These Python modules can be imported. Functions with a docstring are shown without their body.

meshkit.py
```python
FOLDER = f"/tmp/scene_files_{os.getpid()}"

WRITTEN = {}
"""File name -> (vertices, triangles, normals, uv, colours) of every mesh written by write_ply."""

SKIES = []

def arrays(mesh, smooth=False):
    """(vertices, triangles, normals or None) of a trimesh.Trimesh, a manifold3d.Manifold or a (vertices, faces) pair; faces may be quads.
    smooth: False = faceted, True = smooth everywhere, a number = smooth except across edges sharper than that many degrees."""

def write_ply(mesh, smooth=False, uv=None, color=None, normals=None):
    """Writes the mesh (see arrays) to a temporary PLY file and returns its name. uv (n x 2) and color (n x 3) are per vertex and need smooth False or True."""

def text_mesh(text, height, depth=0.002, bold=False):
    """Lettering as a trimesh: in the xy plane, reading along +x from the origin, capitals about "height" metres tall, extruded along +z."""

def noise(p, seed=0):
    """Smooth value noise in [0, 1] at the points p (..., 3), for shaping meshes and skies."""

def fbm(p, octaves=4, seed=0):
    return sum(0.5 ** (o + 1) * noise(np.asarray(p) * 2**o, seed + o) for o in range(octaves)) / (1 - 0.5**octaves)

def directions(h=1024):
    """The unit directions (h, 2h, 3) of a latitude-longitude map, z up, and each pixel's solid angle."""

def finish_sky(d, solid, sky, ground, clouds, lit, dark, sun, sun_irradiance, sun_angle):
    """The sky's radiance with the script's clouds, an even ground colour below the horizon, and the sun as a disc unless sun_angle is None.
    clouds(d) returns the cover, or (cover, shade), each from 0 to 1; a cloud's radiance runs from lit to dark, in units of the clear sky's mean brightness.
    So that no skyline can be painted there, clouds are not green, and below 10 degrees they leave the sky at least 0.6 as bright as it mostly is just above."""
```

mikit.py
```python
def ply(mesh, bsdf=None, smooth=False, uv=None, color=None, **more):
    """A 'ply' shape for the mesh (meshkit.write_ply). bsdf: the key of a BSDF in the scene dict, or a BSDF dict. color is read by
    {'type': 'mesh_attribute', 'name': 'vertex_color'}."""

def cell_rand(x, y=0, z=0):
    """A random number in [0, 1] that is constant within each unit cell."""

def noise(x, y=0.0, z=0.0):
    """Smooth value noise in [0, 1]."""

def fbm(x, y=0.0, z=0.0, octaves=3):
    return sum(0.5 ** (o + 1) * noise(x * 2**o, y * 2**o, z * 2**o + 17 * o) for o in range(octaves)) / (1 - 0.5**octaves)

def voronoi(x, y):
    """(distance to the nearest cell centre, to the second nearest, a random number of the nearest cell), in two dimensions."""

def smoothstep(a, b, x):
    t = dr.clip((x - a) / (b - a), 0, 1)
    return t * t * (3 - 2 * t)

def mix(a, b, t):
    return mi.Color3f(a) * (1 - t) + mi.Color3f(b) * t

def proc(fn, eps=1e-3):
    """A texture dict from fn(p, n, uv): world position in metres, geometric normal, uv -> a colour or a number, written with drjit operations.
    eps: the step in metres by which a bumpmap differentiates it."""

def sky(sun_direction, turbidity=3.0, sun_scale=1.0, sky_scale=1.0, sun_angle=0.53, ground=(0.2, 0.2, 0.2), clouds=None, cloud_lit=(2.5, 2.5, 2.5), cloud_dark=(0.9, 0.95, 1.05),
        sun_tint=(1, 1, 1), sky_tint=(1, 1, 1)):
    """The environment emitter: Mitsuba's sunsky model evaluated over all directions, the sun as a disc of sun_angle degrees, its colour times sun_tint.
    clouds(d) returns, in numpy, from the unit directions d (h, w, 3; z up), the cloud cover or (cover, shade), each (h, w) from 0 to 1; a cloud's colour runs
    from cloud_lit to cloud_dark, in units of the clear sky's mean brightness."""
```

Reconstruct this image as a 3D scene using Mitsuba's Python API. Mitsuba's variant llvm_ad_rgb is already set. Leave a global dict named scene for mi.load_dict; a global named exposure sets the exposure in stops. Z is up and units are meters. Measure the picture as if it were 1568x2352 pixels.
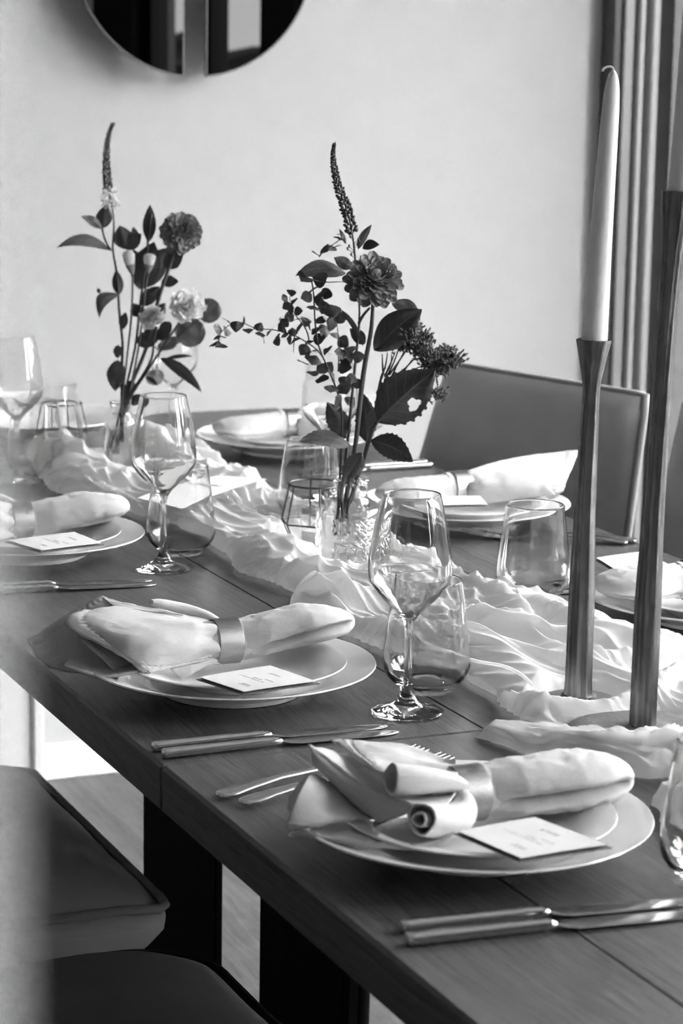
import math, random
import numpy as np
import trimesh, manifold3d
import mitsuba as mi
import drjit as dr
import mikit, meshkit
from scipy.interpolate import RectBivariateSpline, CubicSpline, PchipInterpolator
from shapely.geometry import Polygon, Point, box as sbox

T = mi.ScalarTransform4f
scene, labels = {}, {}

# ------------------------------------------------------------------ camera, sky, exposure
exposure = 2.42
CAM = np.array([0.0, 0.0, 1.3383])
FWD = np.array([0.3943, 0.8995, -0.1882])
UP = np.array([0.0608, 0.1787, 0.9820])
scene['camera'] = {'type': 'thinlens', 'fov': 2 * math.degrees(math.atan(784 / 5484.6)), 'fov_axis': 'x',
                   'to_world': T().look_at(origin=CAM.tolist(), target=(CAM + FWD).tolist(), up=UP.tolist()),
                   'aperture_radius': 0.0036, 'focus_distance': 2.32, 'near_clip': 0.02, 'far_clip': 200.0}


def overcast(d):
    n = meshkit.fbm(d * [3.0, 3.0, 7.0] + 4.0, 4, 2)
    return np.clip(0.93 + 0.1 * n, 0, 1), np.clip(n * 1.3 - 0.35, 0, 1)


def neutral(c):
    return [c, c, c]


scene['sky'] = mikit.sky((0.75, -0.35, 0.62), turbidity=6.0, sun_scale=0.0, sky_scale=20.0, sun_angle=0.53, ground=(0.10, 0.10, 0.10),
                         clouds=overcast, cloud_lit=(3.0, 3.0, 3.0), cloud_dark=(2.0, 2.0, 2.0))


# ------------------------------------------------------------------ materials
def g(srgb):
    """A neutral grey from its display value 0..1."""
    c = srgb / 12.92 if srgb < 0.04045 else ((srgb + 0.055) / 1.055) ** 2.4
    return {'type': 'rgb', 'value': [c, c, c]}


def lin(srgb):
    return ((srgb + 0.055) / 1.055) ** 2.4


def M(name, d, two=True):
    scene['m_' + name] = {'type': 'twosided', 'b': d} if two else d
    return 'm_' + name


def pb(base, rough=0.6, two=True, **k):
    b = base if isinstance(base, dict) else g(base)
    return {'type': 'principled', 'base_color': b, 'roughness': rough, **k}


def bump(inner, fn, scale=1.0, eps=5e-4):
    return {'type': 'bumpmap', 'arbitrary': mikit.proc(fn, eps), 'scale': scale, 'b': inner}


N_, F_, C3 = mikit.noise, mikit.fbm, mi.Color3f


def wood_fn(shift, lo, hi):
    def fn(p, n, uv):
        plank = mikit.cell_rand(dr.floor((p.x + 3.0) / 0.285), shift)
        px = p.x + 0.83 * p.z
        wob = (N_(p.x * 7 + 5 * plank, p.y * 2.2, shift) - 0.5) * 0.05
        x = px + wob
        grain = F_(x * 260 + 40 * plank, p.y * 6.0, p.z * 90 + shift, 3)
        fine = N_(x * 1500, p.y * 34, p.z * 500)
        broad = F_(x * 22 + 9 * plank, p.y * 1.6, p.z * 10 + shift, 3)
        pore = mikit.smoothstep(0.66, 0.80, N_(x * 1100 + 7, p.y * 26 + 3, shift))
        t = 0.34 * grain + 0.22 * fine + 0.50 * broad + 0.10 * (plank - 0.5)
        v = lo + (hi - lo) * dr.clip(1.5 * (t - 0.53) + 0.5, 0, 1)
        v = v * (1 - 0.30 * pore)
        return C3(v)
    return fn


def wood_bump(p, n, uv):
    return 0.00010 * N_(p.x * 1400, p.y * 30, p.z * 400) + 0.00018 * N_(p.x * 300, p.y * 8, 3.0)


M('wood', bump(pb(mikit.proc(wood_fn(1.0, 0.037, 0.096)), 0.42, specular=0.45), wood_bump))
M('floor', pb(mikit.proc(wood_fn(9.0, 0.060, 0.13)), 0.55, specular=0.25))


def wall_fn(p, n, uv):
    return C3(0.405 + 0.025 * (F_(p.x * 9, p.y * 9, p.z * 9, 4) - 0.5))


def wall_bump(p, n, uv):
    return 0.0012 * F_(p.x * 28, p.y * 28, p.z * 28, 3)


M('wall', bump(pb(mikit.proc(wall_fn), 0.85, specular=0.2), wall_bump, 1.0, 2e-3))
M('ceiling', pb(0.80, 0.9))
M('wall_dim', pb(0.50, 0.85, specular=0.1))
M('white_trim', pb(0.86, 0.4))
M('dark_frame', pb(0.22, 0.45))
M('grey_frame', pb(0.52, 0.35, specular=0.6))
M('light_frame', pb(0.66, 0.35, specular=0.6))
M('curtain', pb(0.76, 0.9))
M('near_curtain', {'type': 'principledthin', 'base_color': g(0.86), 'roughness': 0.9, 'diff_trans': 1.2, 'eta': 1.3}, two=False)
M('pane', {'type': 'thindielectric', 'int_ior': 1.5}, two=False)
M('glass', {'type': 'dielectric', 'int_ior': 1.52}, two=False)
M('water', {'type': 'dielectric', 'int_ior': 1.33}, two=False)
M('etch', pb(0.92, 0.7))
M('mirror', {'type': 'conductor', 'material': 'none', 'specular_reflectance': g(0.145)})
M('mirror_back', pb(0.35, 0.5))


def glaze_fn(p, n, uv):
    return C3(0.84 + 0.02 * (N_(p.x * 60, p.y * 60, p.z * 60) - 0.5))


M('porcelain', {'type': 'roughplastic', 'diffuse_reflectance': mikit.proc(glaze_fn), 'alpha': 0.035, 'int_ior': 1.5})


def linen_fn(lo):
    def fn(p, n, uv):
        m = N_(p.x * 1900, p.y * 1900, p.z * 1900)
        b = F_(p.x * 35, p.y * 35, p.z * 35, 3)
        return C3(lo * (0.93 + 0.24 * (m - 0.5) + 0.10 * (b - 0.5)))
    return fn


def linen_bump(p, n, uv):
    return 0.00009 * N_(p.x * 1500, p.y * 1500, p.z * 1500) + 0.0004 * F_(p.x * 120, p.y * 120, p.z * 120, 2)


M('napkin', bump(pb(mikit.proc(linen_fn(0.47)), 0.85, sheen=0.3, specular=0.15), linen_bump, 1.0, 3e-4))


def gauze_fn(p, n, uv):
    m = N_(p.x * 1400, p.y * 1400, p.z * 1400)
    return C3(0.90 + 0.07 * (m - 0.5))


M('gauze', {'type': 'principledthin', 'base_color': mikit.proc(gauze_fn), 'roughness': 0.85, 'diff_trans': 1.05, 'eta': 1.2}, two=False)


def velvet_fn(lo):
    def fn(p, n, uv):
        return C3(lo * (0.86 + 0.28 * F_(p.x * 14, p.y * 14, p.z * 14, 4) + 0.06 * (N_(p.x * 700, p.y * 700, p.z * 700) - 0.5)))
    return fn


M('velvet', pb(mikit.proc(velvet_fn(0.19)), 0.8, sheen=0.8, specular=0.2))
M('velvet_piping', pb(mikit.proc(velvet_fn(0.13)), 0.75, sheen=0.8, specular=0.2))
M('velvet_dark', pb(mikit.proc(velvet_fn(0.045)), 0.8, sheen=0.6, specular=0.15))
M('velvet_light', pb(mikit.proc(velvet_fn(0.40)), 0.85, sheen=0.5, specular=0.15))
M('velvet_light_piping', pb(mikit.proc(velvet_fn(0.21)), 0.8, sheen=0.5, specular=0.15))
M('black_steel', pb(0.012, 0.7, specular=0.05))
M('pale_wood', pb(0.80, 0.6))
M('steel', {'type': 'roughconductor', 'alpha': 0.05, 'specular_reflectance': g(0.86)})
M('blade', {'type': 'roughconductor', 'alpha': 0.04, 'specular_reflectance': g(0.86)})


def brushed(p, n, uv):
    s = N_(p.x * 900, p.y * 40, p.z * 2600)
    w = mikit.smoothstep(0.70, 0.82, F_(p.x * 90, p.y * 90, p.z * 90, 2))
    return C3((0.36 + 0.22 * s) * (1 - 0.35 * w))


M('ring', {'type': 'roughconductor', 'alpha': 0.24, 'specular_reflectance': mikit.proc(brushed)})


def pewter(p, n, uv):
    s = F_(p.x * 260, p.y * 260, p.z * 5, 3)
    sp = mikit.smoothstep(0.60, 0.80, N_(p.x * 700, p.y * 700, p.z * 45))
    return C3(0.185 + 0.26 * (s - 0.5) + 0.07 * sp)


def pewter_bump(p, n, uv):
    return 0.00030 * F_(p.x * 200, p.y * 200, p.z * 7, 3) + 0.00010 * N_(p.x * 900, p.y * 900, p.z * 120)


M('pewter', bump({'type': 'roughconductor', 'alpha': 0.18, 'specular_reflectance': mikit.proc(pewter)}, pewter_bump, 1.0, 4e-4))


def stone(p, n, uv):
    sp = mikit.smoothstep(0.62, 0.74, N_(p.x * 500, p.y * 500, p.z * 500))
    return C3(0.080 + 0.05 * F_(p.x * 40, p.y * 40, p.z * 40, 3) + 0.04 * sp)


M('base_metal', pb(mikit.proc(stone), 0.5, metallic=0.4))
M('wax', {'type': 'roughplastic', 'diffuse_reflectance': g(0.91), 'alpha': 0.28, 'int_ior': 1.45})
M('wick', pb(0.90, 0.9))
M('paper', pb(0.85, 0.8, specular=0.1))
M('card_edge', pb(0.42, 0.8, specular=0.1))
M('ink', pb(0.50, 0.9))
M('wire', {'type': 'roughconductor', 'alpha': 0.22, 'specular_reflectance': g(0.36)})
M('foil', {'type': 'roughconductor', 'alpha': 0.12, 'specular_reflectance': g(0.92)})


def leaf_fn(lo, vein):
    def fn(p, n, uv):
        across = dr.abs(uv.y - 0.5) * 2
        mid = 1 - mikit.smoothstep(0.015, 0.06, across)
        q = (uv.x * 7.0 - across * 1.7)
        side = 1 - mikit.smoothstep(0.03, 0.09, dr.abs(q - dr.floor(q) - 0.5))
        net = N_(p.x * 700, p.y * 700, p.z * 700)
        v = lo * (0.85 + 0.3 * net)
        v = v + vein * dr.maximum(mid, 0.5 * side)
        return C3(v)
    return fn


M('leaf', pb(mikit.proc(leaf_fn(0.040, 0.045)), 0.5, specular=0.4))
M('leaf_plain', pb(mikit.proc(leaf_fn(0.048, 0.012)), 0.5, specular=0.4))
M('leaf_grey', pb(mikit.proc(leaf_fn(0.062, 0.02)), 0.6, specular=0.3))
M('leaf_pale', pb(mikit.proc(leaf_fn(0.17, 0.03)), 0.65, specular=0.3))
M('stem', pb(0.24, 0.55))
M('stem_dark', pb(0.17, 0.6))
M('spike', pb(0.19, 0.6))
M('floret', pb(0.80, 0.8))


def petal_fn(a, b):
    def fn(p, n, uv):
        rim = mikit.smoothstep(0.70, 1.0, dr.abs(uv.y - 0.5) * 2)
        streak = N_(uv.x * 2, uv.y * 26, 3.0)
        return C3(a * (0.8 + 0.4 * streak) + b * rim)
    return fn


M('petal', pb(mikit.proc(petal_fn(0.20, 0.13)), 0.7, sheen=0.3))
M('petal_pale', {'type': 'principledthin', 'base_color': mikit.proc(petal_fn(0.68, 0.12)), 'roughness': 0.8, 'diff_trans': 0.7, 'eta': 1.3}, two=False)
M('sedum', pb(0.27, 0.8))
M('hedge', pb(mikit.proc(velvet_fn(0.05)), 0.9))
M('terrace', pb(0.45, 0.9))


# ------------------------------------------------------------------ helpers
def cat(ms):
    return trimesh.util.concatenate(ms)


def add(key, mesh, mat, smooth=False, uv=None, **k):
    while_key = key
    n = 1
    while while_key in scene:
        while_key = f'{key}_{n:03d}'
        n += 1
    scene[while_key] = mikit.ply(mesh, mat, smooth=smooth, uv=uv, **k)
    return while_key


def addply(key, plyd, to_world=None):
    n, kk = 1, key
    while kk in scene:
        kk = f'{key}_{n:03d}'
        n += 1
    scene[kk] = dict(plyd) if to_world is None else {**plyd, 'to_world': to_world}
    return kk


USED = set()


def thing(name, label, cat_, group=None, kind=None):
    n, key = 1, name
    while key in USED:
        key = f'{name}_{n:03d}'
        n += 1
    USED.add(key)
    labels[key] = {'label': label, 'category': cat_}
    if group:
        labels[key]['group'] = group
    if kind:
        labels[key] = {'label': label, 'kind': kind}
    return key


def struct(name, mesh, mat, label=None, smooth=False):
    labels[name] = {'kind': 'structure', **({'label': label} if label else {})}
    USED.add(name)
    return add(name, mesh, mat, smooth)


def bx(x0, x1, y0, y1, z0, z1, c=0.0):
    """A box, its edges chamfered by c."""
    if c <= 0:
        m = trimesh.creation.box((x1 - x0, y1 - y0, z1 - z0))
        m.apply_translation(((x0 + x1) / 2, (y0 + y1) / 2, (z0 + z1) / 2))
        return m
    P = []
    for sx in (0, 1):
        for sy in (0, 1):
            for sz in (0, 1):
                X, Y, Z = (x1 if sx else x0), (y1 if sy else y0), (z1 if sz else z0)
                dx, dy, dz = (-c if sx else c), (-c if sy else c), (-c if sz else c)
                P += [(X, Y + dy, Z + dz), (X + dx, Y, Z + dz), (X + dx, Y + dy, Z)]
    m = trimesh.convex.convex_hull(np.array(P))
    return m


def frames(P):
    P = np.asarray(P, float)
    t = np.gradient(P, axis=0)
    t /= np.linalg.norm(t, axis=1, keepdims=True) + 1e-12
    a0 = np.cross(t[0], [0, 0, 1.0])
    if np.linalg.norm(a0) < 1e-3:
        a0 = np.cross(t[0], [1.0, 0, 0])
    A = [a0 / np.linalg.norm(a0)]
    for i in range(1, len(P)):
        a = A[-1] - t[i] * (A[-1] @ t[i])
        A.append(a / (np.linalg.norm(a) + 1e-12))
    A = np.array(A)
    return t, A, np.cross(t, A)


def loft(rings, closed_ends=True):
    """A mesh through a list of equally long closed rings."""
    R = np.array(rings)
    n, m = R.shape[:2]
    v = R.reshape(-1, 3)
    i, j = np.meshgrid(np.arange(n - 1), np.arange(m), indexing='ij')
    j2 = (j + 1) % m
    q = np.stack([i * m + j, i * m + j2, (i + 1) * m + j2, (i + 1) * m + j], -1).reshape(-1, 4)
    f = np.vstack([q[:, [0, 1, 2]], q[:, [0, 2, 3]]])
    if closed_ends:
        v = np.vstack([v, R[0].mean(0), R[-1].mean(0)])
        k = np.arange(m)
        f = np.vstack([f, np.stack([k * 0 + n * m, (k + 1) % m, k], 1), np.stack([k * 0 + n * m + 1, (n - 1) * m + k, (n - 1) * m + (k + 1) % m], 1)])
    mm = trimesh.Trimesh(v, f, process=False)
    if closed_ends and mm.volume < 0:
        mm.invert()
    return mm


def curve(P, n):
    P = np.asarray(P, float)
    if len(P) == 2:
        return P[0] + (P[1] - P[0]) * np.linspace(0, 1, n)[:, None]
    d = np.concatenate([[0], np.cumsum(np.linalg.norm(np.diff(P, axis=0), axis=1) ** 0.5 + 1e-9)])
    return CubicSpline(d / d[-1], P)(np.linspace(0, 1, n))


def tube(P, r, sides=8, n=None, flat=1.0):
    P = curve(P, n) if n else np.asarray(P, float)
    t, A, B = frames(P)
    r = np.interp(np.linspace(0, 1, len(P)), np.linspace(0, 1, len(np.atleast_1d(r))), np.atleast_1d(r)) if np.ndim(r) else np.full(len(P), r)
    a = np.arange(sides) * 2 * np.pi / sides
    rings = P[:, None] + r[:, None, None] * (np.cos(a)[None, :, None] * A[:, None] + flat * np.sin(a)[None, :, None] * B[:, None])
    return loft(rings)


def lathe(prof, n=64, closed=False):
    """A solid of revolution about z from (r, z) pairs; r = 0 ends close it."""
    p = np.array(prof, float)
    a = np.arange(n) * 2 * np.pi / n
    rings = np.stack([p[:, None, 0] * np.cos(a), p[:, None, 0] * np.sin(a), np.broadcast_to(p[:, None, 1], (len(p), n))], -1)
    if closed:
        rings = np.concatenate([rings, rings[:1]])
    m = loft(rings, not closed)
    if m.volume < 0:
        m.invert()
    return m


def smoothprof(pts, n):
    """A finely sampled profile through (r, z) points, monotone between them."""
    p = np.array(pts, float)
    d = np.concatenate([[0], np.cumsum(np.linalg.norm(np.diff(p, axis=0), axis=1))])
    s = np.linspace(0, d[-1], n)
    return np.stack([PchipInterpolator(d, p[:, 0])(s), PchipInterpolator(d, p[:, 1])(s)], 1)


def gridmesh(G, uvs=False):
    n, m = G.shape[:2]
    i, j = np.meshgrid(np.arange(n - 1), np.arange(m - 1), indexing='ij')
    q = np.stack([i * m + j, i * m + j + 1, (i + 1) * m + j + 1, (i + 1) * m + j], -1).reshape(-1, 4)
    f = np.vstack([q[:, [0, 1, 2]], q[:, [0, 2, 3]]])
    mm = trimesh.Trimesh(G.reshape(-1, 3), f, process=False)
    if uvs:
        U, V = np.meshgrid(np.linspace(0, 1, n), np.linspace(0, 1, m), indexing='ij')
        return mm, np.stack([U.ravel(), V.ravel()], 1)
    return mm


def gnormals(G):
    a, b = np.gradient(G, axis=0), np.gradient(G, axis=1)
    n = np.cross(a, b)
    return n / (np.linalg.norm(n, axis=-1, keepdims=True) + 1e-12)


def patch(ctrl, N, K):
    C = np.asarray(ctrl, float)
    n, m = C.shape[:2]
    u, v = np.linspace(0, 1, n), np.linspace(0, 1, m)
    return np.stack([RectBivariateSpline(u, v, C[..., k], kx=min(3, n - 1), ky=min(3, m - 1))(np.linspace(0, 1, N), np.linspace(0, 1, K)) for k in range(3)], -1)


def solid(G, t):
    """A sheet of thickness t (a number or one per grid point) about the grid G, closed all round with a rounded rim."""
    n = gnormals(G)
    t = np.broadcast_to(t, G.shape[:2])[..., None] / 2
    A, B = G + n * t, G - n * t
    N, K = G.shape[:2]

    def rim(X):
        return np.concatenate([X[0, :], X[1:, -1], X[-1, -2::-1], X[-2:0:-1, 0]])
    idx = np.arange(N * K).reshape(N, K)
    ra = rim(idx[..., None])[:, 0]
    rb = ra + N * K
    ctr = rim(G)
    # outward direction at the rim for a rounded lip
    inner = np.zeros_like(G)
    inner[0], inner[-1] = G[0] - G[1], G[-1] - G[-2]
    inner[1:-1, 0], inner[1:-1, -1] = (G[:, 0] - G[:, 1])[1:-1], (G[:, -1] - G[:, -2])[1:-1]
    o = rim(inner)
    o /= np.linalg.norm(o, axis=1, keepdims=True) + 1e-12
    lip = ctr + o * rim(np.broadcast_to(t, G.shape))
    v = np.vstack([A.reshape(-1, 3), B.reshape(-1, 3), lip])
    f = gridmesh(G).faces
    k = np.arange(len(ra))
    k2 = (k + 1) % len(ra)
    c = 2 * N * K
    F = [f, f[:, ::-1] + N * K, np.stack([ra[k], c + k, c + k2], 1), np.stack([ra[k], c + k2, ra[k2]], 1), np.stack([rb[k], c + k2, c + k], 1), np.stack([rb[k], rb[k2], c + k2], 1)]
    m = trimesh.Trimesh(v, np.vstack(F), process=False)
    return m


def place(x, y, z, rz=0.0, s=1.0):
    return T().translate([x, y, z]).rotate([0, 0, 1], rz).scale(s)


def sm(a, b, x):
    t = np.clip((np.asarray(x, float) - a) / (b - a), 0, 1)
    return t * t * (3 - 2 * t)


E1, E2, E3 = np.array([.9158, -.4017, 0]), np.array([.4017, .9158, 0]), np.array([0, 0, 1.0])


def cluster_pts(O, pts):
    """Cluster coordinates (0.1 mm; right, away, up) to the world."""
    p = np.asarray(pts, float) * 1e-4
    return np.array(O) + p[..., :1] * E1 + p[..., 1:2] * E2 + p[..., 2:] * E3


def table_pts(O, pts):
    return np.array(O) + np.asarray(pts, float) * 1e-4

# ---- measured outlines of the bouquets (from the vase foot: right, away, up) and of the napkins (from the ring: x, y, z), 0.1 mm
DATA = {}
DATA['a2_dahlia_stem'] = [[214,-120,3052],[190,-120,2717],[146,-110,2457],[94,-80,2015],[45,-40,1446],[-5,0,1115],[-49,20,847],[-107,60,348]]
DATA['a2_spike_stem'] = [[-247,100,4896],[-265,100,4745],[-236,100,4551],[-184,100,4358],[-119,100,4203],[-61,100,4009],[-18,100,3794],[10,120,3557],[63,100,3086],[62,50,2794],[37,40,2496],[4,40,2096],[-29,40,1694],[-54,30,1393],[-85,0,1094],[-101,-20,833],[-37,-80,367]]
DATA['a2_side_shoot'] = [[61,50,2853],[108,0,2949],[185,-40,3043]]
DATA['a2_leaf_stem'] = [[895,-200,2323],[587,-180,1997],[297,-140,1747],[212,-100,1519],[138,-50,1248],[62,0,1035],[0,30,805],[-158,100,359]]
DATA['a2_sedum_stems'] = [[[351,200,2261],[314,200,2120],[259,150,1803],[166,100,1385],[91,60,1086],[-9,0,831],[22,-60,405]],[[382,220,2198],[336,200,1999],[290,140,1724]]]
DATA['a2_sedum_heads'] = [[594,708,2626],[669,-211,2774],[767,384,2637],[822,186,2591],[653,209,2606],[746,257,2541],[873,-104,2548],[848,254,2423],[942,127,2480],[1055,965,2419],[1110,345,2476],[1186,229,2451],[1068,244,2408],[986,166,2356],[1131,89,2418],[908,222,2388],[806,396,2686],[565,252,2599],[1040,492,2274],[987,260,2021]]
DATA['a2_sedum_forks'] = [[[351,200,2281],[345,240,2364],[338,280,2472]],[[367,200,2241],[433,240,2345],[448,280,2473]],[[382,200,2201],[463,240,2356],[527,280,2535]],[[413,200,2141],[492,240,2306],[587,280,2496]],[[434,200,2081],[559,240,2237],[689,280,2417]],[[351,200,2261],[383,240,2365],[398,280,2493]],[[402,200,2181],[606,240,2318],[748,280,2478]],[[372,200,2221],[426,240,2345],[488,280,2494]],[[452,200,2202],[657,240,2279],[870,280,2380]],[[473,200,2162],[738,240,2240],[971,280,2341]],[[473,200,2122],[739,240,2189],[1032,280,2282]],[[421,200,2242],[519,240,2377],[627,280,2536]]]
DATA['a2_euc_twigs'] = [[[-178,-20,383],[-129,-30,834],[-122,-40,1302],[-125,-60,1868],[-235,-80,2229],[-358,-100,2507],[-405,-120,2648],[-442,-120,2904],[-459,-140,3181],[-496,-160,3378]],[[-317,-100,2419],[-447,-140,2590],[-565,-180,2672],[-673,-200,2732],[-801,-220,2771],[-957,-240,2800],[-1113,-260,2814],[-1250,-280,2869],[-1385,-300,2859],[-1530,-320,2712]],[[-507,-160,2680],[-588,-120,2862],[-679,-100,2976],[-730,-80,3111],[-717,-80,3190]],[[-801,-220,2771],[-826,-200,2867],[-834,-200,2935]],[[-404,0,3610],[-327,0,3699],[-191,20,3797],[-137,40,3875]],[[-167,-120,2315],[-164,-120,2513],[-173,-120,2711],[-191,-120,2848]],[[-483,-20,3678],[-404,-10,3620]],[[-496,-160,3378],[-340,-100,3335],[-183,-40,3332],[-125,0,3329]],[[-671,-200,2732],[-681,-180,2532]]]
DATA['a2_euc_leaves'] = [[[-1544,-52,2631],90],[[-1591,-82,2604],73],[[-1500,-131,2592],73],[[-1533,-73,2693],73],[[-1535,-423,2822],69],[[-1441,-38,2869],73],[[-1431,-236,2773],69],[[-1330,-307,2831],69],[[-1257,-112,2860],69],[[-1209,-70,2757],60],[[-1116,-184,2831],51],[[-1071,-248,2829],56],[[-1058,-137,2728],60],[[-960,-145,2770],69],[[-1027,1,2673],64],[[-883,-65,2663],77],[[-823,-121,2799],69],[[-736,-29,2681],73],[[-674,-161,2678],69],[[-693,-233,2774],56],[[-784,-82,2716],51],[[-717,-82,3200],56],[[-787,-161,3148],51],[[-678,-218,3136],56],[[-768,-117,3055],56],[[-712,-389,3055],64],[[-630,-71,2998],51],[[-737,-91,2935],64],[[-640,-304,2930],60],[[-834,-134,2928],51],[[-782,-236,2881],60],[[-541,-64,2886],73],[[-613,-343,2847],73],[[-508,-231,2856],64],[[-576,-69,3364],99],[[-400,-24,3363],94],[[-482,-356,3260],90],[[-542,-190,3174],73],[[-377,-107,3208],86],[[-395,-201,3125],73],[[-319,19,3187],73],[[-461,-259,3056],77],[[-336,-105,3051],77],[[-246,-245,3018],99],[[-306,1,2932],86],[[-177,-142,2950],90],[[-244,-177,2884],94],[[-128,-312,2978],64],[[-374,28,2898],81],[[-431,-65,2789],77],[[-322,-65,2781],81],[[-489,-26,2651],77],[[-390,-105,2690],77],[[-563,-204,2566],73],[[-461,-220,2560],81],[[-289,-220,2592],77],[[-527,-3,2483],69],[[-560,-286,2439],77],[[-440,-200,2449],81],[[-462,-172,2313],81],[[-361,-118,2341],73],[[-277,-82,2364],73],[[-362,-265,2248],86],[[-225,-313,2300],86],[[-89,-140,2374],86],[[-194,-19,2718],73],[[-113,-64,2646],77],[[-34,-118,2590],81],[[-151,-172,2535],77],[[-62,-111,2533],77],[[66,-164,2502],77],[[-70,-58,2418],77],[[-243,-219,2128],86],[[-95,-127,2122],94],[[-4,-151,2242],73],[[42,-86,2184],64],[[-162,-118,1966],94],[[-13,115,1941],77],[[-87,10,2199],77],[[-307,10,3718],94],[[-208,-344,3763],64],[[-191,-174,3847],56],[[-160,-201,3892],47],[[-148,-87,3835],43]]
DATA['a2_leaves'] = [[[242,-120,2563],[767,-300,3064],383,0.06,0,0,0],[[287,-150,1744],[934,-300,2372],555,0.03,0,1,0],[[222,-120,1522],[710,-400,1326],287,0.12,0.3,1,0],[[-11,-60,1444],[-602,-400,1538],230,0.18,0.55,1,0],[[-56,-20,1522],[-292,100,1923],268,0.06,0.3,1,0],[[115,-160,1383],[-83,-300,1042],220,0.05,0.1,1,0],[[174,0,1482],[135,120,2027],249,0.04,-0.2,1,0],[[-149,-140,3028],[114,-100,2604],65,0.1,0.3,0,0],[[-97,200,3414],[-669,-40,3399],239,0.2,0.45,0,0],[[-28,280,3464],[-238,260,3585],153,0.05,0.2,0,0],[[37,120,3695],[189,100,3981],100,0.08,0.4,0,0],[[86,120,3706],[280,0,3763],115,0.18,0.2,0,0],[[433,120,3090],[772,200,2878],182,0.2,0.2,0,0],[[686,100,2818],[799,150,2858],77,0.0,0.2,0,0],[[134,40,2617],[-41,100,2787],153,0.05,-0.2,0,0],[[-102,120,3752],[-183,100,3928],50,0.05,0.3,0,0]]
DATA['a2_dahlia'] = [231,-140,3383]
DATA['a1_spike_stem'] = [[-81,0,4914],[-158,0,4724],[-187,0,4440],[-178,0,4194],[-150,0,3967],[-112,0,3777],[-84,0,3491],[-100,0,3203],[-56,0,2916],[-28,0,2627],[-5,0,2240],[33,0,1852],[19,0,1461],[24,0,971],[-51,0,436]]
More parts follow.
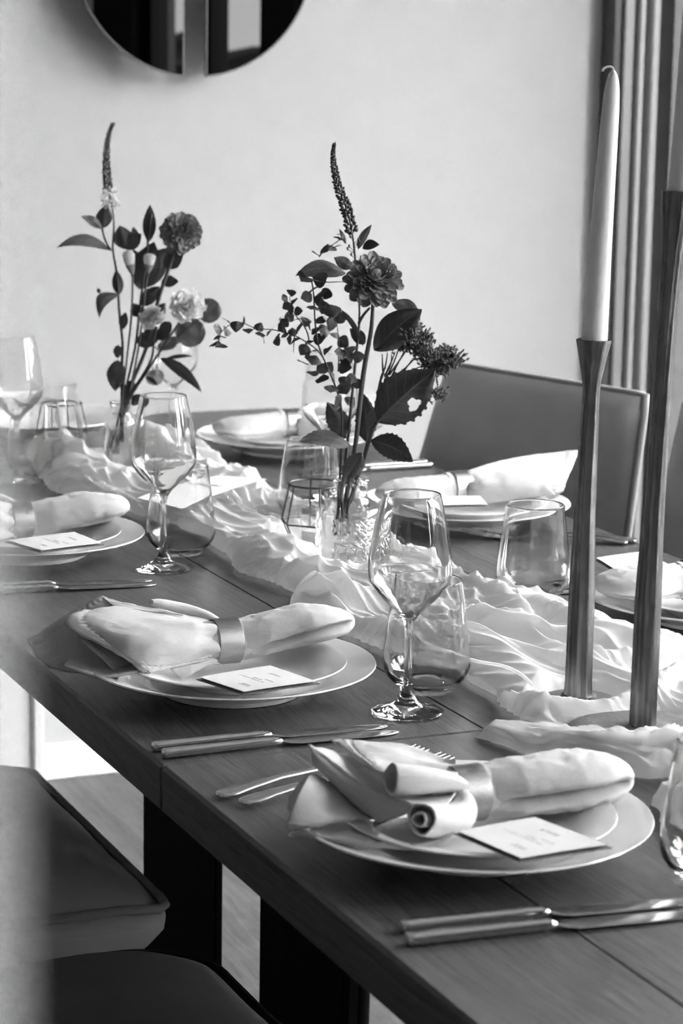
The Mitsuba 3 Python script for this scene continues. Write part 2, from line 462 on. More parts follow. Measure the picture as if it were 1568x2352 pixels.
DATA['a1_stems'] = [[[-123,0,3165],[-200,0,3298],[-247,0,3469]],[[184,-100,2871],[164,-100,2254],[123,-80,1863],[51,-40,1271],[-12,0,871],[-149,0,375]],[[392,-60,2851],[334,-60,2445],[266,-50,1862],[145,0,1267],[47,0,872],[-36,40,311]],[[856,-200,2218],[564,-140,1780],[346,-80,1438],[145,0,1110],[23,40,767],[-99,80,303]],[[523,-120,2126],[473,-100,1832],[443,-80,1673],[265,-40,1353],[106,0,1070]],[[427,100,3664],[388,100,3395],[351,80,3012],[276,60,2432],[210,40,1850],[85,20,1263],[8,0,675]]]
DATA['a1_dahlia_stem'] = [[710,60,3135],[605,60,2728],[489,60,2339],[374,50,1851],[180,40,1360],[65,20,1027],[27,0,477]]
DATA['a1_leaves'] = [[[-133,0,3164],[-847,-300,3211],188,0.28,0.35,0,0],[[-247,0,3465],[-193,100,3788],226,0.05,0,0,0],[[-247,0,3465],[-524,-100,3634],141,0.12,0.3,0,0],[[-1,-40,2554],[-269,-200,2242],188,0.55,0.1,0,0],[[-269,-100,2575],[-307,-100,2651],56,0,0,0,0],[[-18,0,2550],[-66,100,2887],160,0.05,0.2,0,0],[[84,-50,3187],[2,-100,3515],282,0.03,0,0,0],[[84,-50,3187],[307,-120,3410],207,0.05,0,0,0],[[223,0,3285],[176,100,3488],113,0.05,0.2,0,0],[[387,120,3279],[406,120,3797],188,0.03,0,0,0],[[601,100,2937],[874,0,3132],245,0.05,0.1,0,0],[[253,100,2622],[461,160,3277],414,0.03,0,0,0],[[348,120,2621],[167,200,3172],282,0.03,0.1,0,0],[[561,120,2722],[809,40,2743],169,0.06,0.2,0,0],[[297,40,2396],[551,0,2675],207,0.06,0,0,0],[[244,200,2631],[656,260,3195],376,0.03,0.1,0,0],[[31,-20,2068],[83,-60,2316],132,0.06,0.1,0,0],[[408,100,2119],[618,140,2430],226,0.03,0,0,0],[[-36,-40,1641],[-58,-120,1212],282,0.1,0.2,0,0],[[562,-120,1690],[1165,-400,1257],169,0.12,0.25,0,0],[[638,-100,1669],[1027,-200,1731],64,0.08,0.5,0,0],[[365,-80,1419],[540,-200,1317],68,0.08,0.2,0,0],[[-27,-20,1853],[-36,-40,1661],132,0.03,0.1,0,0],[[180,40,1360],[67,0,1030],169,0.05,0,0,0],[[488,80,1967],[331,100,2118],188,0.03,0,0,0],[[281,0,1152],[162,20,990],151,0.05,0.1,0,0],[[253,100,2233],[174,120,2424],188,0.03,0,0,0]]
DATA['a1_round_leaves'] = [[[1236,40,2343],173],[[981,-40,2047],211],[[679,0,1882],166],[[487,-20,1403],128],[[373,60,1928],151],[[609,20,2053],151]]
DATA['a1_buds'] = [[[128,-120,3178],[138,-120,3044],[184,-100,2851]],[[422,-80,3141],[413,-80,3045],[386,-60,2870]]]
DATA['a1_carnations'] = [[[943,-220,2433],263],[[458,-160,2265],198]]
DATA['a1_dahlia'] = [852,-60,3453]
DATA['napkin_b'] = {"back_sheet":[[[-1082,350,429],[-1313,400,319],[-1552,450,173],[-1766,500,32]],[[-833,300,341],[-1196,300,207],[-1466,320,37],[-1704,400,-96]],[[-348,200,169],[-798,150,74],[-1191,120,-52],[-1496,200,-208]],[[-63,80,80],[-227,50,7],[-505,0,-41],[-934,0,-171]]],"corner_flap":[[[-1093,340,432],[-1013,300,401],[-840,280,350]],[[-1047,300,383],[-886,270,348],[-659,240,320]],[[-953,260,322],[-738,200,310],[-362,160,247]]],"top_sheet":[[[-11,160,168],[-111,-60,158],[-151,-190,74],[-125,-170,-67],[-79,-60,-174]],[[-173,200,210],[-333,-120,198],[-363,-260,100],[-323,-270,-47],[-216,-160,-146]],[[-377,240,264],[-556,-140,229],[-605,-340,118],[-548,-360,-47],[-419,-240,-142]],[[-760,260,332],[-925,-100,275],[-971,-360,174],[-851,-440,-1],[-677,-340,-136]],[[-1109,240,355],[-1256,-20,305],[-1217,-220,203],[-1068,-400,49],[-874,-420,-119]],[[-1321,200,352],[-1520,60,259],[-1378,-140,170],[-1160,-300,54],[-914,-440,-111]]],"inner_sheet":[[[-1428,20,149],[-1347,-40,70],[-1233,-140,-40],[-1157,-200,-148]],[[-1322,40,127],[-1215,-20,54],[-1109,-120,-44],[-1054,-170,-119]],[[-1147,60,50],[-1019,0,11],[-939,-80,-60],[-868,-120,-119]],[[-900,100,-23],[-799,20,-54],[-734,-40,-87],[-626,-100,-145]]],"lower_sheet":[[[-1569,0,-115],[-1418,-220,-148],[-1207,-340,-150],[-942,-400,-106],[-612,-300,-110]],[[-1532,80,-96],[-1340,-80,-128],[-1136,-200,-137],[-874,-260,-97],[-533,-200,-100]],[[-1441,200,-92],[-1228,140,-96],[-999,60,-109],[-742,0,-105],[-390,-40,-109]],[[-1291,340,-54],[-1112,300,-43],[-896,240,-56],[-622,160,-61],[-266,60,-76]]],"bottom_flap":[[[-122,-140,-125],[-289,-240,-128],[-483,-300,-130],[-653,-320,-135]],[[-115,-100,-169],[-303,-220,-174],[-440,-300,-188],[-584,-320,-199]],[[-223,-60,-186],[-361,-200,-182],[-426,-260,-207],[-492,-300,-233]]],"rear_tip":[[-634,300,359],[-508,340,320],[-297,340,252],[-128,260,193],[-26,120,152]]}
DATA['napkin_a'] = {"top_sheet":[[[5,190,168],[-67,60,175],[-138,-100,174],[-155,-180,145]],[[-139,360,200],[-281,140,219],[-350,-80,212],[-333,-160,172]],[[-323,480,255],[-499,220,264],[-529,-40,240],[-494,-120,212]],[[-554,540,307],[-661,340,288],[-671,40,259],[-636,-80,236]],[[-854,560,346],[-788,420,286],[-741,120,244],[-688,-40,217]]],"rolled_fold":[[-88,-120,100],[-289,-180,177],[-506,-220,222],[-726,-220,253]],"second_sheet":[[[-1112,400,380],[-918,200,202],[-740,-120,92],[-612,-450,93],[-483,-550,66]],[[-1059,440,343],[-820,260,185],[-623,-20,76],[-487,-300,67],[-358,-400,65]],[[-897,500,285],[-677,340,170],[-450,120,56],[-311,-120,43],[-236,-260,77]],[[-642,500,207],[-450,360,140],[-240,180,66],[-144,0,50],[-123,-140,79]]],"second_underside":[[[-1112,400,380],[-918,200,202],[-740,-120,92],[-623,-400,86]],[[-1105,380,307],[-970,200,141],[-808,-40,8],[-713,-260,-36]],[[-1074,400,213],[-925,260,50],[-824,80,-60],[-762,-100,-107]],[[-947,460,114],[-808,360,-44],[-698,200,-128],[-581,60,-167]]],"left_cone":[[[-1103,380,171],[-1234,200,153],[-1369,40,81],[-1464,-60,-10],[-1486,-80,-61]],[[-962,340,82],[-1109,120,61],[-1255,-60,32],[-1374,-140,-13],[-1461,-120,-65]],[[-744,260,-73],[-940,60,-41],[-1115,-100,-15],[-1244,-160,-29],[-1365,-120,-63]],[[-616,140,-153],[-788,0,-101],[-965,-80,-76],[-1114,-100,-72],[-1270,-60,-86]]],"left_loop":[[[-1103,380,171],[-1160,460,75],[-1220,500,-39],[-1257,460,-133]],[[-1143,300,164],[-1167,360,81],[-1220,380,-21],[-1279,320,-122]],[[-1192,200,148],[-1217,240,88],[-1266,220,-1],[-1376,120,-93]]],"bottom_sheet":[[[-1454,-40,-144],[-1312,-160,-130],[-1139,-400,-134],[-876,-580,-142],[-609,-640,-135],[-381,-600,-70]],[[-1315,80,-165],[-1165,-20,-151],[-999,-200,-148],[-774,-360,-148],[-549,-440,-133],[-330,-460,-70]],[[-1088,200,-202],[-938,140,-177],[-787,0,-158],[-593,-120,-161],[-426,-220,-150],[-252,-300,-61]],[[-813,340,-243],[-651,300,-216],[-525,180,-193],[-364,60,-182],[-241,-60,-153],[-147,-160,-65]]],"front_curl":[[-155,-140,59],[-144,-240,-7],[-238,-360,-54],[-436,-500,-15],[-683,-660,83]],"inner_curl":[[-367,-460,-2],[-517,-550,23],[-713,-680,86]]}
DATA['napkin_f'] = {"top_sheet":[[[188,160,169],[37,-120,121],[24,-180,-39],[99,-100,-160]],[[554,260,259],[342,-160,168],[307,-300,23],[322,-220,-163]],[[1044,340,308],[881,-100,185],[715,-360,66],[638,-340,-150]],[[1500,340,325],[1352,0,201],[1098,-300,63],[1008,-360,-111]],[[1879,300,335],[1744,120,219],[1542,-100,91],[1348,-300,-84]]],"front_fold":[[[36,-200,89],[18,-240,0],[43,-200,-150]],[[397,-300,154],[338,-420,41],[334,-380,-147]],[[902,-360,170],[863,-500,53],[848,-480,-92]],[[1046,-300,95],[1037,-440,4],[1136,-500,-82]]]}
# ------------------------------------------------------------------ the room
XL, XR, Y0, Y1, ZC = -2.3, 2.75, -2.7, 4.145, 2.75
struct('floor', bx(XL - .1, XR + .1, Y0 - .1, Y1 + .1, -.06, 0), 'm_floor', 'dark wooden plank floor under the table')
struct('ceiling', bx(XL - .1, XR + .1, Y0 - .1, Y1 + .1, ZC, ZC + .06), 'm_ceiling')
struct('wall_back', bx(XL - .1, XR + .1, Y1, Y1 + .12, 0, ZC), 'm_wall', 'plain white plastered wall behind the table')
struct('wall_left', bx(XL - .12, XL, Y0, Y1, 0, ZC), 'm_wall_dim')
struct('wall_front', bx(XL - .1, XR + .1, Y0 - .12, Y0, 0, ZC), 'm_wall_dim')
struct('baseboard_back', bx(XL, 2.345, Y1 - .014, Y1, 0, .068, .003), 'm_white_trim', 'low white skirting board along the back wall')

# the window wall on the right: French windows between piers, seen in the wall mirror
openings = [(-.95, -.48), (-.02, 1.22), (1.48, 3.56)]
zb, zt = .06, 2.38
w = sbox(Y0, 0, Y1, ZC)
for a, b in openings:
    w = w.difference(sbox(a, zb, b, zt))
m = trimesh.creation.extrude_polygon(w, .16)
m.apply_transform(np.array([[0, 0, 1, XR], [1, 0, 0, 0], [0, 1, 0, 0], [0, 0, 0, 1.0]]))
struct('wall_right', m, 'm_wall')
for i, (a, b) in enumerate(openings, 1):
    nm = f'window_{i}'
    labels[nm] = {'kind': 'structure', 'label': 'tall French window with dark frames'}
    n = 3 if b - a > 1.5 else 2 if b - a > .6 else 1
    edges = np.linspace(a, b, n + 1)
    for k, y in enumerate(edges):
        h = .075 if 0 < k < n else .05
        yy = min(max(y, a + .05), b - .05)
        add(f'{nm}__upright', bx(XR + .03, XR + .10, yy - h, yy + h, zb, zt, .006), 'm_dark_frame')
    for z in (zb + .06, zt - .05):
        add(f'{nm}__rail', bx(XR + .03, XR + .10, a, b, z - .06, z + .06, .006), 'm_dark_frame')
    for k in range(n):
        gm = trimesh.Trimesh([[XR + .065, edges[k], zb], [XR + .065, edges[k + 1], zb], [XR + .065, edges[k + 1], zt], [XR + .065, edges[k], zt]], [[0, 1, 2], [0, 2, 3]], process=False)
        add(f'{nm}__pane', gm, 'm_pane')

# the frame profiles at the right end of the back wall, and the drape beside them
labels['trim_1'] = {'kind': 'structure', 'label': 'dark and grey vertical window frame profiles at the wall end'}
for x0, x1, d, mt, nm in ((2.3520, 2.3700, .050, 'm_dark_frame', 'dark_profile'), (2.3705, 2.3920, .060, 'm_grey_frame', 'grey_profile'), (2.3925, 2.3985, .030, 'm_dark_frame', 'groove'),
                          (2.3990, 2.4105, .070, 'm_light_frame', 'light_profile'), (2.4110, 2.4215, .040, 'm_dark_frame', 'groove'), (2.4220, 2.4375, .080, 'm_light_frame', 'light_profile')):
    add(f'trim_1__{nm}', bx(x0, x1, Y1 - d, Y1 - .0005, 0, ZC - .001, .002), mt)


def drape(P0, P1, z0, z1, folds, depth, seed, thin=False, N=50, K=160):
    """A hanging curtain from plan point P0 to P1 with soft folds."""
    P0, P1 = np.array(P0, float), np.array(P1, float)
    s, z = np.meshgrid(np.linspace(0, 1, K), np.linspace(z0, z1, N), indexing='xy')
    d = P1 - P0
    nrm = np.array([-d[1], d[0]]) / np.linalg.norm(d)
    ph = 6.2832 * folds * (s + .04 * np.sin(3 * s + seed)) + .25 * np.sin(1.2 * z + seed)
    off = depth * (np.cos(ph) * (.75 + .25 * np.cos(2.7 * s + seed)))
    G = np.stack([P0[0] + d[0] * s + nrm[0] * off, P0[1] + d[1] * s + nrm[1] * off, z], -1)
    return gridmesh(G) if thin else solid(G, .002)


k = thing('curtain', 'grey curtain hanging in the corner behind the tall candles', 'curtain')
add(k, drape((2.446, 4.040), (2.745, 3.78), .02, 2.62, .45, .040, .9), 'm_curtain', True)
k = thing('door_curtain', 'pale blurred curtain edge close to the camera along the left picture edge', 'curtain')
base = CAM[:2] + .130 * np.array([.4017, .9158])
edge = base + (-.0172) * E1[:2]
far_ = edge - .42 * E1[:2] + .05 * E2[:2]


add(k, drape(edge, far_, .02, 2.6, 3.3, .012, .6, thin=True), 'm_near_curtain', True)

# outdoors, seen only as reflections
struct('ground', bx(XR + .2, 14, -9, 9, -.3, -.06), 'm_terrace')
hm = trimesh.creation.box((1.0, 16, 1.75))
hm = hm.subdivide_to_size(.16)
hm.apply_translation((7.4, 0, .8))
v = np.array(hm.vertices)
v += (meshkit.fbm(v * 2.2, 4, 5)[:, None] - .5) * [.9, .5, .75]
k = thing('hedge', 'dark clipped hedge outside the window', 'hedge')
add(k, trimesh.Trimesh(v, hm.faces, process=False), 'm_hedge', False)

hm = trimesh.creation.box((9.0, 1.0, 1.6)).subdivide_to_size(.16)
hm.apply_translation((7.0, -6.2, .62))
v = np.array(hm.vertices)
v += (meshkit.fbm(v * 1.9 + 3, 4, 6)[:, None] - .5) * [.6, .9, .85]
k = thing('hedge', 'second dark hedge outside, seen only as a reflection in the round mirror', 'hedge')
add(k, trimesh.Trimesh(v, hm.faces, process=False), 'm_hedge', False)

# the round mirror in two halves on the back wall
MC, MR = np.array([1.490, 1.522]), .2285
k = thing('wall_mirror', 'round wall mirror split into two half discs above the table', 'mirror')
for half, (a, b) in enumerate(((MC[0] - MR - .01, MC[0] - .0205), (MC[0] + .0205, MC[0] + MR + .01))):
    disc = Point(*MC).buffer(MR, 96).intersection(sbox(a, MC[1] - 1, b, MC[1] + 1)).buffer(-.003).buffer(.003, 8)
    gl = trimesh.creation.extrude_polygon(disc.buffer(-.0035, 8), .0012)
    bk = trimesh.creation.extrude_polygon(disc, .010)
    tilt = (.0, .0)[half]
    R = trimesh.transformations.rotation_matrix(tilt, [0, 0, 1], [MC[0], 4.08, 0])
    for mm, yy, nm, mt in ((gl, 4.0799, 'mirror_glass', 'm_mirror'), (bk, 4.0905, 'backing', 'm_mirror_back')):
        mm.apply_transform(np.array([[1, 0, 0, 0], [0, 0, -1, yy], [0, 1, 0, 0], [0, 0, 0, 1.0]]))
        mm.apply_transform(R)
        if half and nm == 'mirror_glass':
            pass
        add(f'{k}__{nm}', mm, mt)
for sx in (-1, 1):
    add(f'{k}__wall_mount', bx(MC[0] + sx * .11 - .03, MC[0] + sx * .11 + .03, 4.091, Y1, MC[1] - .03, MC[1] + .06, .002), 'm_mirror_back')

# ------------------------------------------------------------------ the table
TZ = .75
TK = thing('dining_table', 'long dark oak dining table with extension leaf on black steel legs', 'table')
main, leafb = [.638, .9435, 1.222, 1.5035], [.638, .7755, 1.070, 1.300, 1.5035]


def plank(x0, x1, y0, y1):
    """A board with eased edges; its ends are relieved below the top arris."""
    e, c, cy = .0006, .0006, .0016
    P = []
    ox0, ox1 = (.0030 if x0 < .64 else c), (.0030 if x1 > 1.5 else c)
    for (X, o, sx) in ((x0 + e, ox0, 1), (x1 - e, ox1, -1)):
        for (Y, sy) in ((y0, 1), (y1, -1)):
            lo, hi = TZ - .041, TZ
            P += [(X, Y + sy * .0020, lo + .002), (X + sx * .002, Y + sy * .0020, lo), (X, Y + sy * .0020, hi - .0060), (X, Y + sy * cy, hi - .0030), (X + sx * o, Y, hi - .0030), (X + sx * o, Y + sy * cy, hi)]
    return trimesh.convex.convex_hull(np.array(P))


for x0, x1 in zip(main[:-1], main[1:]):
    add(f'{TK}__plank', plank(x0, x1, 1.8266, 3.705), 'm_wood')
for x0, x1 in zip(leafb[:-1], leafb[1:]):
    add(f'{TK}__extension_plank', plank(x0, x1, .55, 1.8246), 'm_wood')
add(f'{TK}__joint_strip', bx(.6402, 1.5010, 1.8227, 1.8285, TZ - .0405, TZ - .0030), 'm_black_steel')
add(f'{TK}__apron', bx(.80, 1.34, .9, 3.45, TZ - .075, TZ - .0415, .002), 'm_black_steel')
for y0, y1, x in ((2.535, 2.800, .955), (2.155, 2.392, .955)):
    add(f'{TK}__steel_leg', bx(x, x + .010, y0, y1, 0, TZ - .0418, .002), 'm_black_steel')
add(f'{TK}__brace', loft([[(.955, 2.118, TZ - .0425), (.965, 2.118, TZ - .0425), (.965, 2.1545, TZ - .0425), (.955, 2.1545, TZ - .0425)], [(.955, 2.148, .2), (.965, 2.148, .2), (.965, 2.1545, .2), (.955, 2.1545, .2)]]), 'm_black_steel')


# ------------------------------------------------------------------ chairs
def rrect(hx, hy, r, n=64):
    r = min(r, hx * .98, hy * .98)
    P = np.array(sbox(-hx + r, -hy + r, hx - r, hy - r).buffer(r, 16).exterior.coords)[:-1]
    d = np.concatenate([[0], np.cumsum(np.linalg.norm(np.diff(np.vstack([P, P[:1]]), axis=0), axis=1))])
    s = np.linspace(0, d[-1], n, endpoint=False)
    Q = np.vstack([P, P[:1]])
    out = np.stack([np.interp(s, d, Q[:, 0]), np.interp(s, d, Q[:, 1])], 1)
    k0 = np.argmax(out @ [1, 1])
    return np.roll(out, -k0, axis=0)


def cushion(hx, hy, h, r, crown, bulge=.012, n=128, seed=0, shoulder=.0):
    """A stuffed seat: z from 0 to h, the top crowned."""
    o = rrect(hx, hy, r, n)
    rings = []
    for z, k in ((0, -.034), (.006, -.020), (h * .22, -.002), (h * .5, bulge * .85), (h * .72, bulge), (h - .012 - shoulder, bulge * .6), (h - .004 - shoulder * .5, -.001 - shoulder * .4)):
        f = np.array([(hx + k) / hx, (hy + k) / hy])
        rings.append(np.c_[o * f, np.full(n, z)])
    for q in (.97, .92, .84, .72, .58, .42, .26, .12, .04):
        q2 = q * (1 - shoulder / hx * .8)
        rings.append(np.c_[o * q2, np.full(n, h + (crown + shoulder * .5) * (1 - q ** 3) - shoulder * .5)])
    m = loft(rings)
    v = np.array(m.vertices)
    v[:, 2] += (meshkit.fbm(np.c_[v[:, :2] * 9, v[:, 2] * 4 + seed], 3, seed) - .5) * .010 * sm(0, h, v[:, 2])
    m.vertices = v
    return m, o


def near_chair(xf, yc, half, mat, pip, label, r, crown, zs=.47, shoulder=0., corner=False):
    k = thing('dining_chair', label, 'chair')
    hx, h = .235, .070
    cx = xf - hx
    m, o = cushion(hx - .006, half - .006, h, r, crown, seed=int(yc * 10), shoulder=shoulder)
    m.apply_translation((cx, yc, zs - h))
    add(f'{k}__seat', m, mat, True)
    if pip:
        P = np.c_[o * [(hx) / (hx - .006), half / (half - .006)] + [cx, yc], np.full(len(o), zs - .008)]
        # the welt runs round the upper edge and stands out as a soft knot at the corners
        cen = np.array([cx, yc])
        dcor = np.abs(np.abs(P[:, :2] - cen) - [hx, half]).sum(1)
        bulge = np.exp(-(dcor / .022) ** 2)
        P[:, :2] += (P[:, :2] - cen) * (bulge * .045)[:, None]
        P[:, 2] += .004 - .006 * bulge
        P = np.vstack([P, P[:2]])
        add(f'{k}__seat__piping', tube(P, .0052, 8), pip, True)
        o2 = np.c_[o * [(hx + .001) / (hx - .006), (half + .001) / (half - .006)] * .992 + [cx, yc], np.full(len(o), zs - .014)]
        add(f'{k}__seat__seam_flap', loft([np.c_[o2[:, :2], o2[:, 2] + .004], np.c_[(o2[:, :2] - cen) * 1.022 + cen, o2[:, 2] - .001], np.c_[(o2[:, :2] - cen) * 1.026 + cen, o2[:, 2] - .010], np.c_[(o2[:, :2] - cen) * 1.004 + cen, o2[:, 2] - .012]], False), mat, True)
    for sx in (-1, 1):
        for sy in (-1, 1):
            add(f'{k}__leg', tube([(cx + sx * (hx - .05), yc + sy * (half - .05), zs - h), (cx + sx * (hx - .03), yc + sy * (half - .03), 0)], [.016, .010], 10), 'm_black_steel', True)
    bp, _ = cushion(.20, half - .01, .06, .05, .012, seed=3)
    bp.apply_transform(trimesh.transformations.rotation_matrix(math.radians(82), [0, 1, 0]))
    bp.apply_translation((cx - hx - .035, yc, zs + .19))
    add(f'{k}__backrest', bp, mat, True)
    return k


near_chair(.789, 2.494, .258, 'm_velvet', 'm_velvet_piping', 'dark grey velvet chair with piped seat edge, farther of the two at left', .028, .050)
near_chair(.792, 1.900, .262, 'm_velvet_dark', None, 'dark grey velvet chair with smooth rounded seat, nearest one at the bottom left', .085, .012, shoulder=.016)


def back_panel(k, TL, TR, BL, BR, th, mat, pip, n=24):
    C = np.array([[BL, BR], [TL, TR]], float)
    G = patch(C, n, n)
    u, v = np.meshgrid(np.linspace(-1, 1, n), np.linspace(-1, 1, n), indexing='ij')
    puff = np.sqrt(np.clip(1 - np.maximum(np.abs(u), np.abs(v)) ** 4, 0, 1))
    nn = gnormals(G)
    if (nn.mean((0, 1)) @ [1, 0, 0]) > 0:
        nn = -nn
    m = solid(G, th * (.25 + .75 * puff))
    add(f'{k}__backrest', m, mat, True)
    rimp = np.concatenate([G[:, 0], G[-1, 1:], G[-2::-1, -1]])
    c = G.mean((0, 1))
    rimp = c + (rimp - c) * 1.008
    b = rimp.copy()
    add(f'{k}__backrest__piping', tube(b, .0075, 8), pip, True)


def far_chair(label, TL, TR, flare, mat='m_velvet_light', pip='m_velvet_light_piping'):
    k = thing('dining_chair', label, 'chair')
    TL, TR = np.array(TL, float), np.array(TR, float)
    d = (TR - TL) / np.linalg.norm(TR - TL)
    nrm = np.array([-d[1], d[0], 0])
    if nrm[0] > 0:
        nrm = -nrm                     # towards the table
    BL, BR = TL - d * flare + nrm * .07, TR + nrm * .07 + d * .01
    BL[2] = BR[2] = .43
    back_panel(k, TL, TR, BL, BR, .075, mat, pip)
    mid = (BL + BR) / 2
    seat, o = cushion(.21, np.linalg.norm(TR - TL) / 2 - .03, .08, .04, .014)
    R = np.eye(4)
    R[:3, 0], R[:3, 1], R[:3, 2] = nrm, np.cross([0, 0, 1], nrm), [0, 0, 1]
    R[:3, 3] = mid + nrm * .25
    R[2, 3] = .40
    seat.apply_transform(R)
    add(f'{k}__seat', seat, mat, True)
    for sx in (-.17, .19):
        for sy in (-.2, .2):
            p = R[:3, 3] + R[:3, 0] * sx + R[:3, 1] * sy
            add(f'{k}__leg', tube([(p[0], p[1], .40), (p[0], p[1], 0)], [.016, .011], 10), 'm_black_steel', True)
    return k


far_chair('mid grey upholstered chair with piped backrest, behind the shorter candlestick', (1.610, 3.262, .871), (1.702, 2.842, .876), .10)
far_chair('grey upholstered chair at the right picture edge behind the taller candlestick', (1.730, 2.775, .872), (1.740, 2.22, .872), .03)

k = thing('sideboard', 'low pale sideboard against the back wall at the far left', 'sideboard')
add(f'{k}__body', bx(.42, 1.150, 3.985, 4.128, .02, .55, .003), 'm_pale_wood')
add(f'{k}__side_panel', bx(1.1505, 1.170, 3.975, 4.128, 0, .556, .003), 'm_pale_wood')
# ------------------------------------------------------------------ crockery and cutlery
DINNER = lathe([(0, .0035), (.056, .0035), (.060, .0006), (.0665, .0006), (.069, .0050), (.092, .0130), (.118, .0212), (.1335, .0258), (.1352, .0274), (.1346, .0285), (.1335, .0284),
                (.118, .0238), (.100, .0185), (.090, .0130), (.082, .0095), (.074, .0084), (0, .0080)], 160)
SIDE = lathe([(0, .0030), (.040, .0030), (.0435, .0004), (.0490, .0004), (.0515, .0040), (.072, .0105), (.092, .0172), (.1026, .0200), (.1042, .0212), (.1037, .0222), (.1026, .0221),
              (.091, .0196), (.078, .0150), (.068, .0098), (.060, .0072), (.052, .0064), (0, .0060)], 144)
P_DINNER, P_SIDE = mikit.ply(DINNER, 'm_porcelain', smooth=35), mikit.ply(SIDE, 'm_porcelain', smooth=35)


def plates(x, y, where):
    k = thing('dinner_plate', f'large white dinner plate {where}', 'plate', 'dinner plates')
    addply(k, P_DINNER, place(x, y, TZ + .0002))
    k = thing('side_plate', f'smaller white plate stacked on the dinner plate {where}', 'plate', 'smaller plates')
    addply(k, P_SIDE, place(x + .003, y - .002, TZ + .0086))


SETTINGS = {'A': (.788, 1.540), 'B': (.780, 2.029), 'C': (.775, 2.684), 'F': (1.356, 2.698), 'G': (1.363, 2.127), 'E': (1.345, 3.280)}
WHERE = {'A': 'nearest the camera at lower right', 'B': 'left of the sharp wine glass', 'C': 'at the left picture edge',
         'F': 'before the grey piped chair', 'G': 'behind the taller candlestick', 'E': 'farthest back left of the sharp bouquet'}
for s_, (x, y) in SETTINGS.items():
    plates(x, y, WHERE[s_])
k = thing('dinner_plate', 'white plate rim at the wall end, left of the ribbed bottle vase', 'plate', 'dinner plates')
addply(k, P_DINNER, place(1.045, 3.565, TZ + .0002))


def supring(x, hw, ht, zc, n=20, e=2.6):
    a = np.arange(n) * 2 * np.pi / n
    c, s = np.cos(a), np.sin(a)
    return np.c_[np.full(n, x), hw * np.sign(c) * np.abs(c) ** (2 / e), zc + ht * np.sign(s) * np.abs(s) ** (2 / e)]


def bar(stations, n=20, e=2.6):
    return loft([supring(*s, n=n, e=e) for s in stations])


# a knife along +x, handle end at x = 0, lying flat
KN_HANDLE = bar([(0, .0015, .0012, .0045), (.0006, .0052, .0034, .0045), (.0025, .0068, .0042, .0046), (.005, .0062, .0040, .0046), (.012, .0066, .0042, .0047), (.05, .0058, .0040, .0048), (.088, .0052, .0040, .0048), (.101, .0050, .0039, .0048), (.106, .0045, .0034, .0046), (.109, .0036, .0022, .0044)])
KN_BLADE = bar([(.1055, .0030, .0020, .0044), (.110, .0042, .0013, .0040), (.116, .0075, .0009, .0034), (.124, .0092, .0008, .0028), (.17, .0096, .0007, .0020), (.200, .0088, .0007, .0014), (.214, .0062, .0006, .0011), (.220, .0026, .0005, .0010), (.2212, .0008, .0004, .0010)], 24, 2.2)
P_KH, P_KB = mikit.ply(KN_HANDLE, 'm_steel', smooth=40), mikit.ply(KN_BLADE, 'm_blade', smooth=40)
# a fork along +x
FK_HANDLE = bar([(0, .0010, .0006, .0030), (.0008, .0050, .0014, .0032), (.004, .0085, .0020, .0036), (.012, .0092, .0019, .0042), (.03, .0070, .0018, .0062), (.06, .0045, .0018, .0085), (.10, .0030, .0020, .0085), (.125, .0030, .0019, .0062), (.137, .0048, .0015, .0046)])


def fork_head():
    ms = []
    n = 16
    xs = np.linspace(.134, .165, n)
    hw = np.interp(xs, [.134, .142, .150, .165], [.0040, .0085, .0115, .0120])
    zc = np.interp(xs, [.134, .145, .155, .165], [.0046, .0030, .0028, .0040])
    ms.append(bar([(x, w_, .0009, z_) for x, w_, z_ in zip(xs, hw, zc)], 16))
    for q in (-1.5, -.5, .5, 1.5):
        st = []
        for x in np.linspace(.162, .208, 9):
            t = (x - .162) / .046
            st.append(supring(x, .0018 * (1 - .45 * t), .0009 * (1 - .3 * t), .0036 + .0060 * t ** 1.4, 10) + [0, q * .0064 * (1 - .06 * t), 0])
        ms.append(loft(st))
    return cat(ms)


P_FH, P_FT = mikit.ply(FK_HANDLE, 'm_steel', smooth=40), mikit.ply(fork_head(), 'm_steel', smooth=40)


def knife(x, y, ang, label, group):
    k = thing('table_knife', label, 'knife', group)
    addply(f'{k}__handle', P_KH, place(x, y, TZ + .0003, ang))
    addply(f'{k}__blade', P_KB, place(x, y, TZ + .0003, ang))


def fork(x, y, ang, label, group):
    k = thing('fork', label, 'fork', group)
    addply(f'{k}__handle', P_FH, place(x, y, TZ + .0003, ang))
    addply(f'{k}__tines', P_FT, place(x, y, TZ + .0003, ang))


for (x, y, a, lb) in ((.662, 1.3985, -5.3, 'blurred steel knife in the lower right corner, upper one of its pair'), (.655, 1.3755, -5.3, 'blurred steel knife in the lower right corner, lower one of its pair'),
                      (.644, 1.8640, .2, 'sharp steel knife pointing at the wine glass foot, upper one of its pair'), (.6455, 1.8420, .6, 'sharp steel knife beside the table seam, lower one of its pair'),
                      (.643, 2.5160, -4.4, 'steel knife at the left picture edge, upper one of its pair'), (.640, 2.4950, -4.4, 'steel knife at the left picture edge, lower one of its pair')):
    knife(x, y, a, lb, 'knives on the near side')
for (x, y, a, lb) in ((.650, 1.7200, 13.0, 'steel fork left of the nearest napkin, farther of the pair'), (.660, 1.6960, 12.0, 'steel fork left of the nearest napkin, nearer of the pair'),
                      (.643, 2.2040, 2.0, 'steel fork handle end under the hemmed napkin, upper one of its pair'), (.643, 2.1760, 2.0, 'steel fork handle end under the hemmed napkin, lower one of its pair')):
    fork(x, y, a, lb, 'forks on the near side')
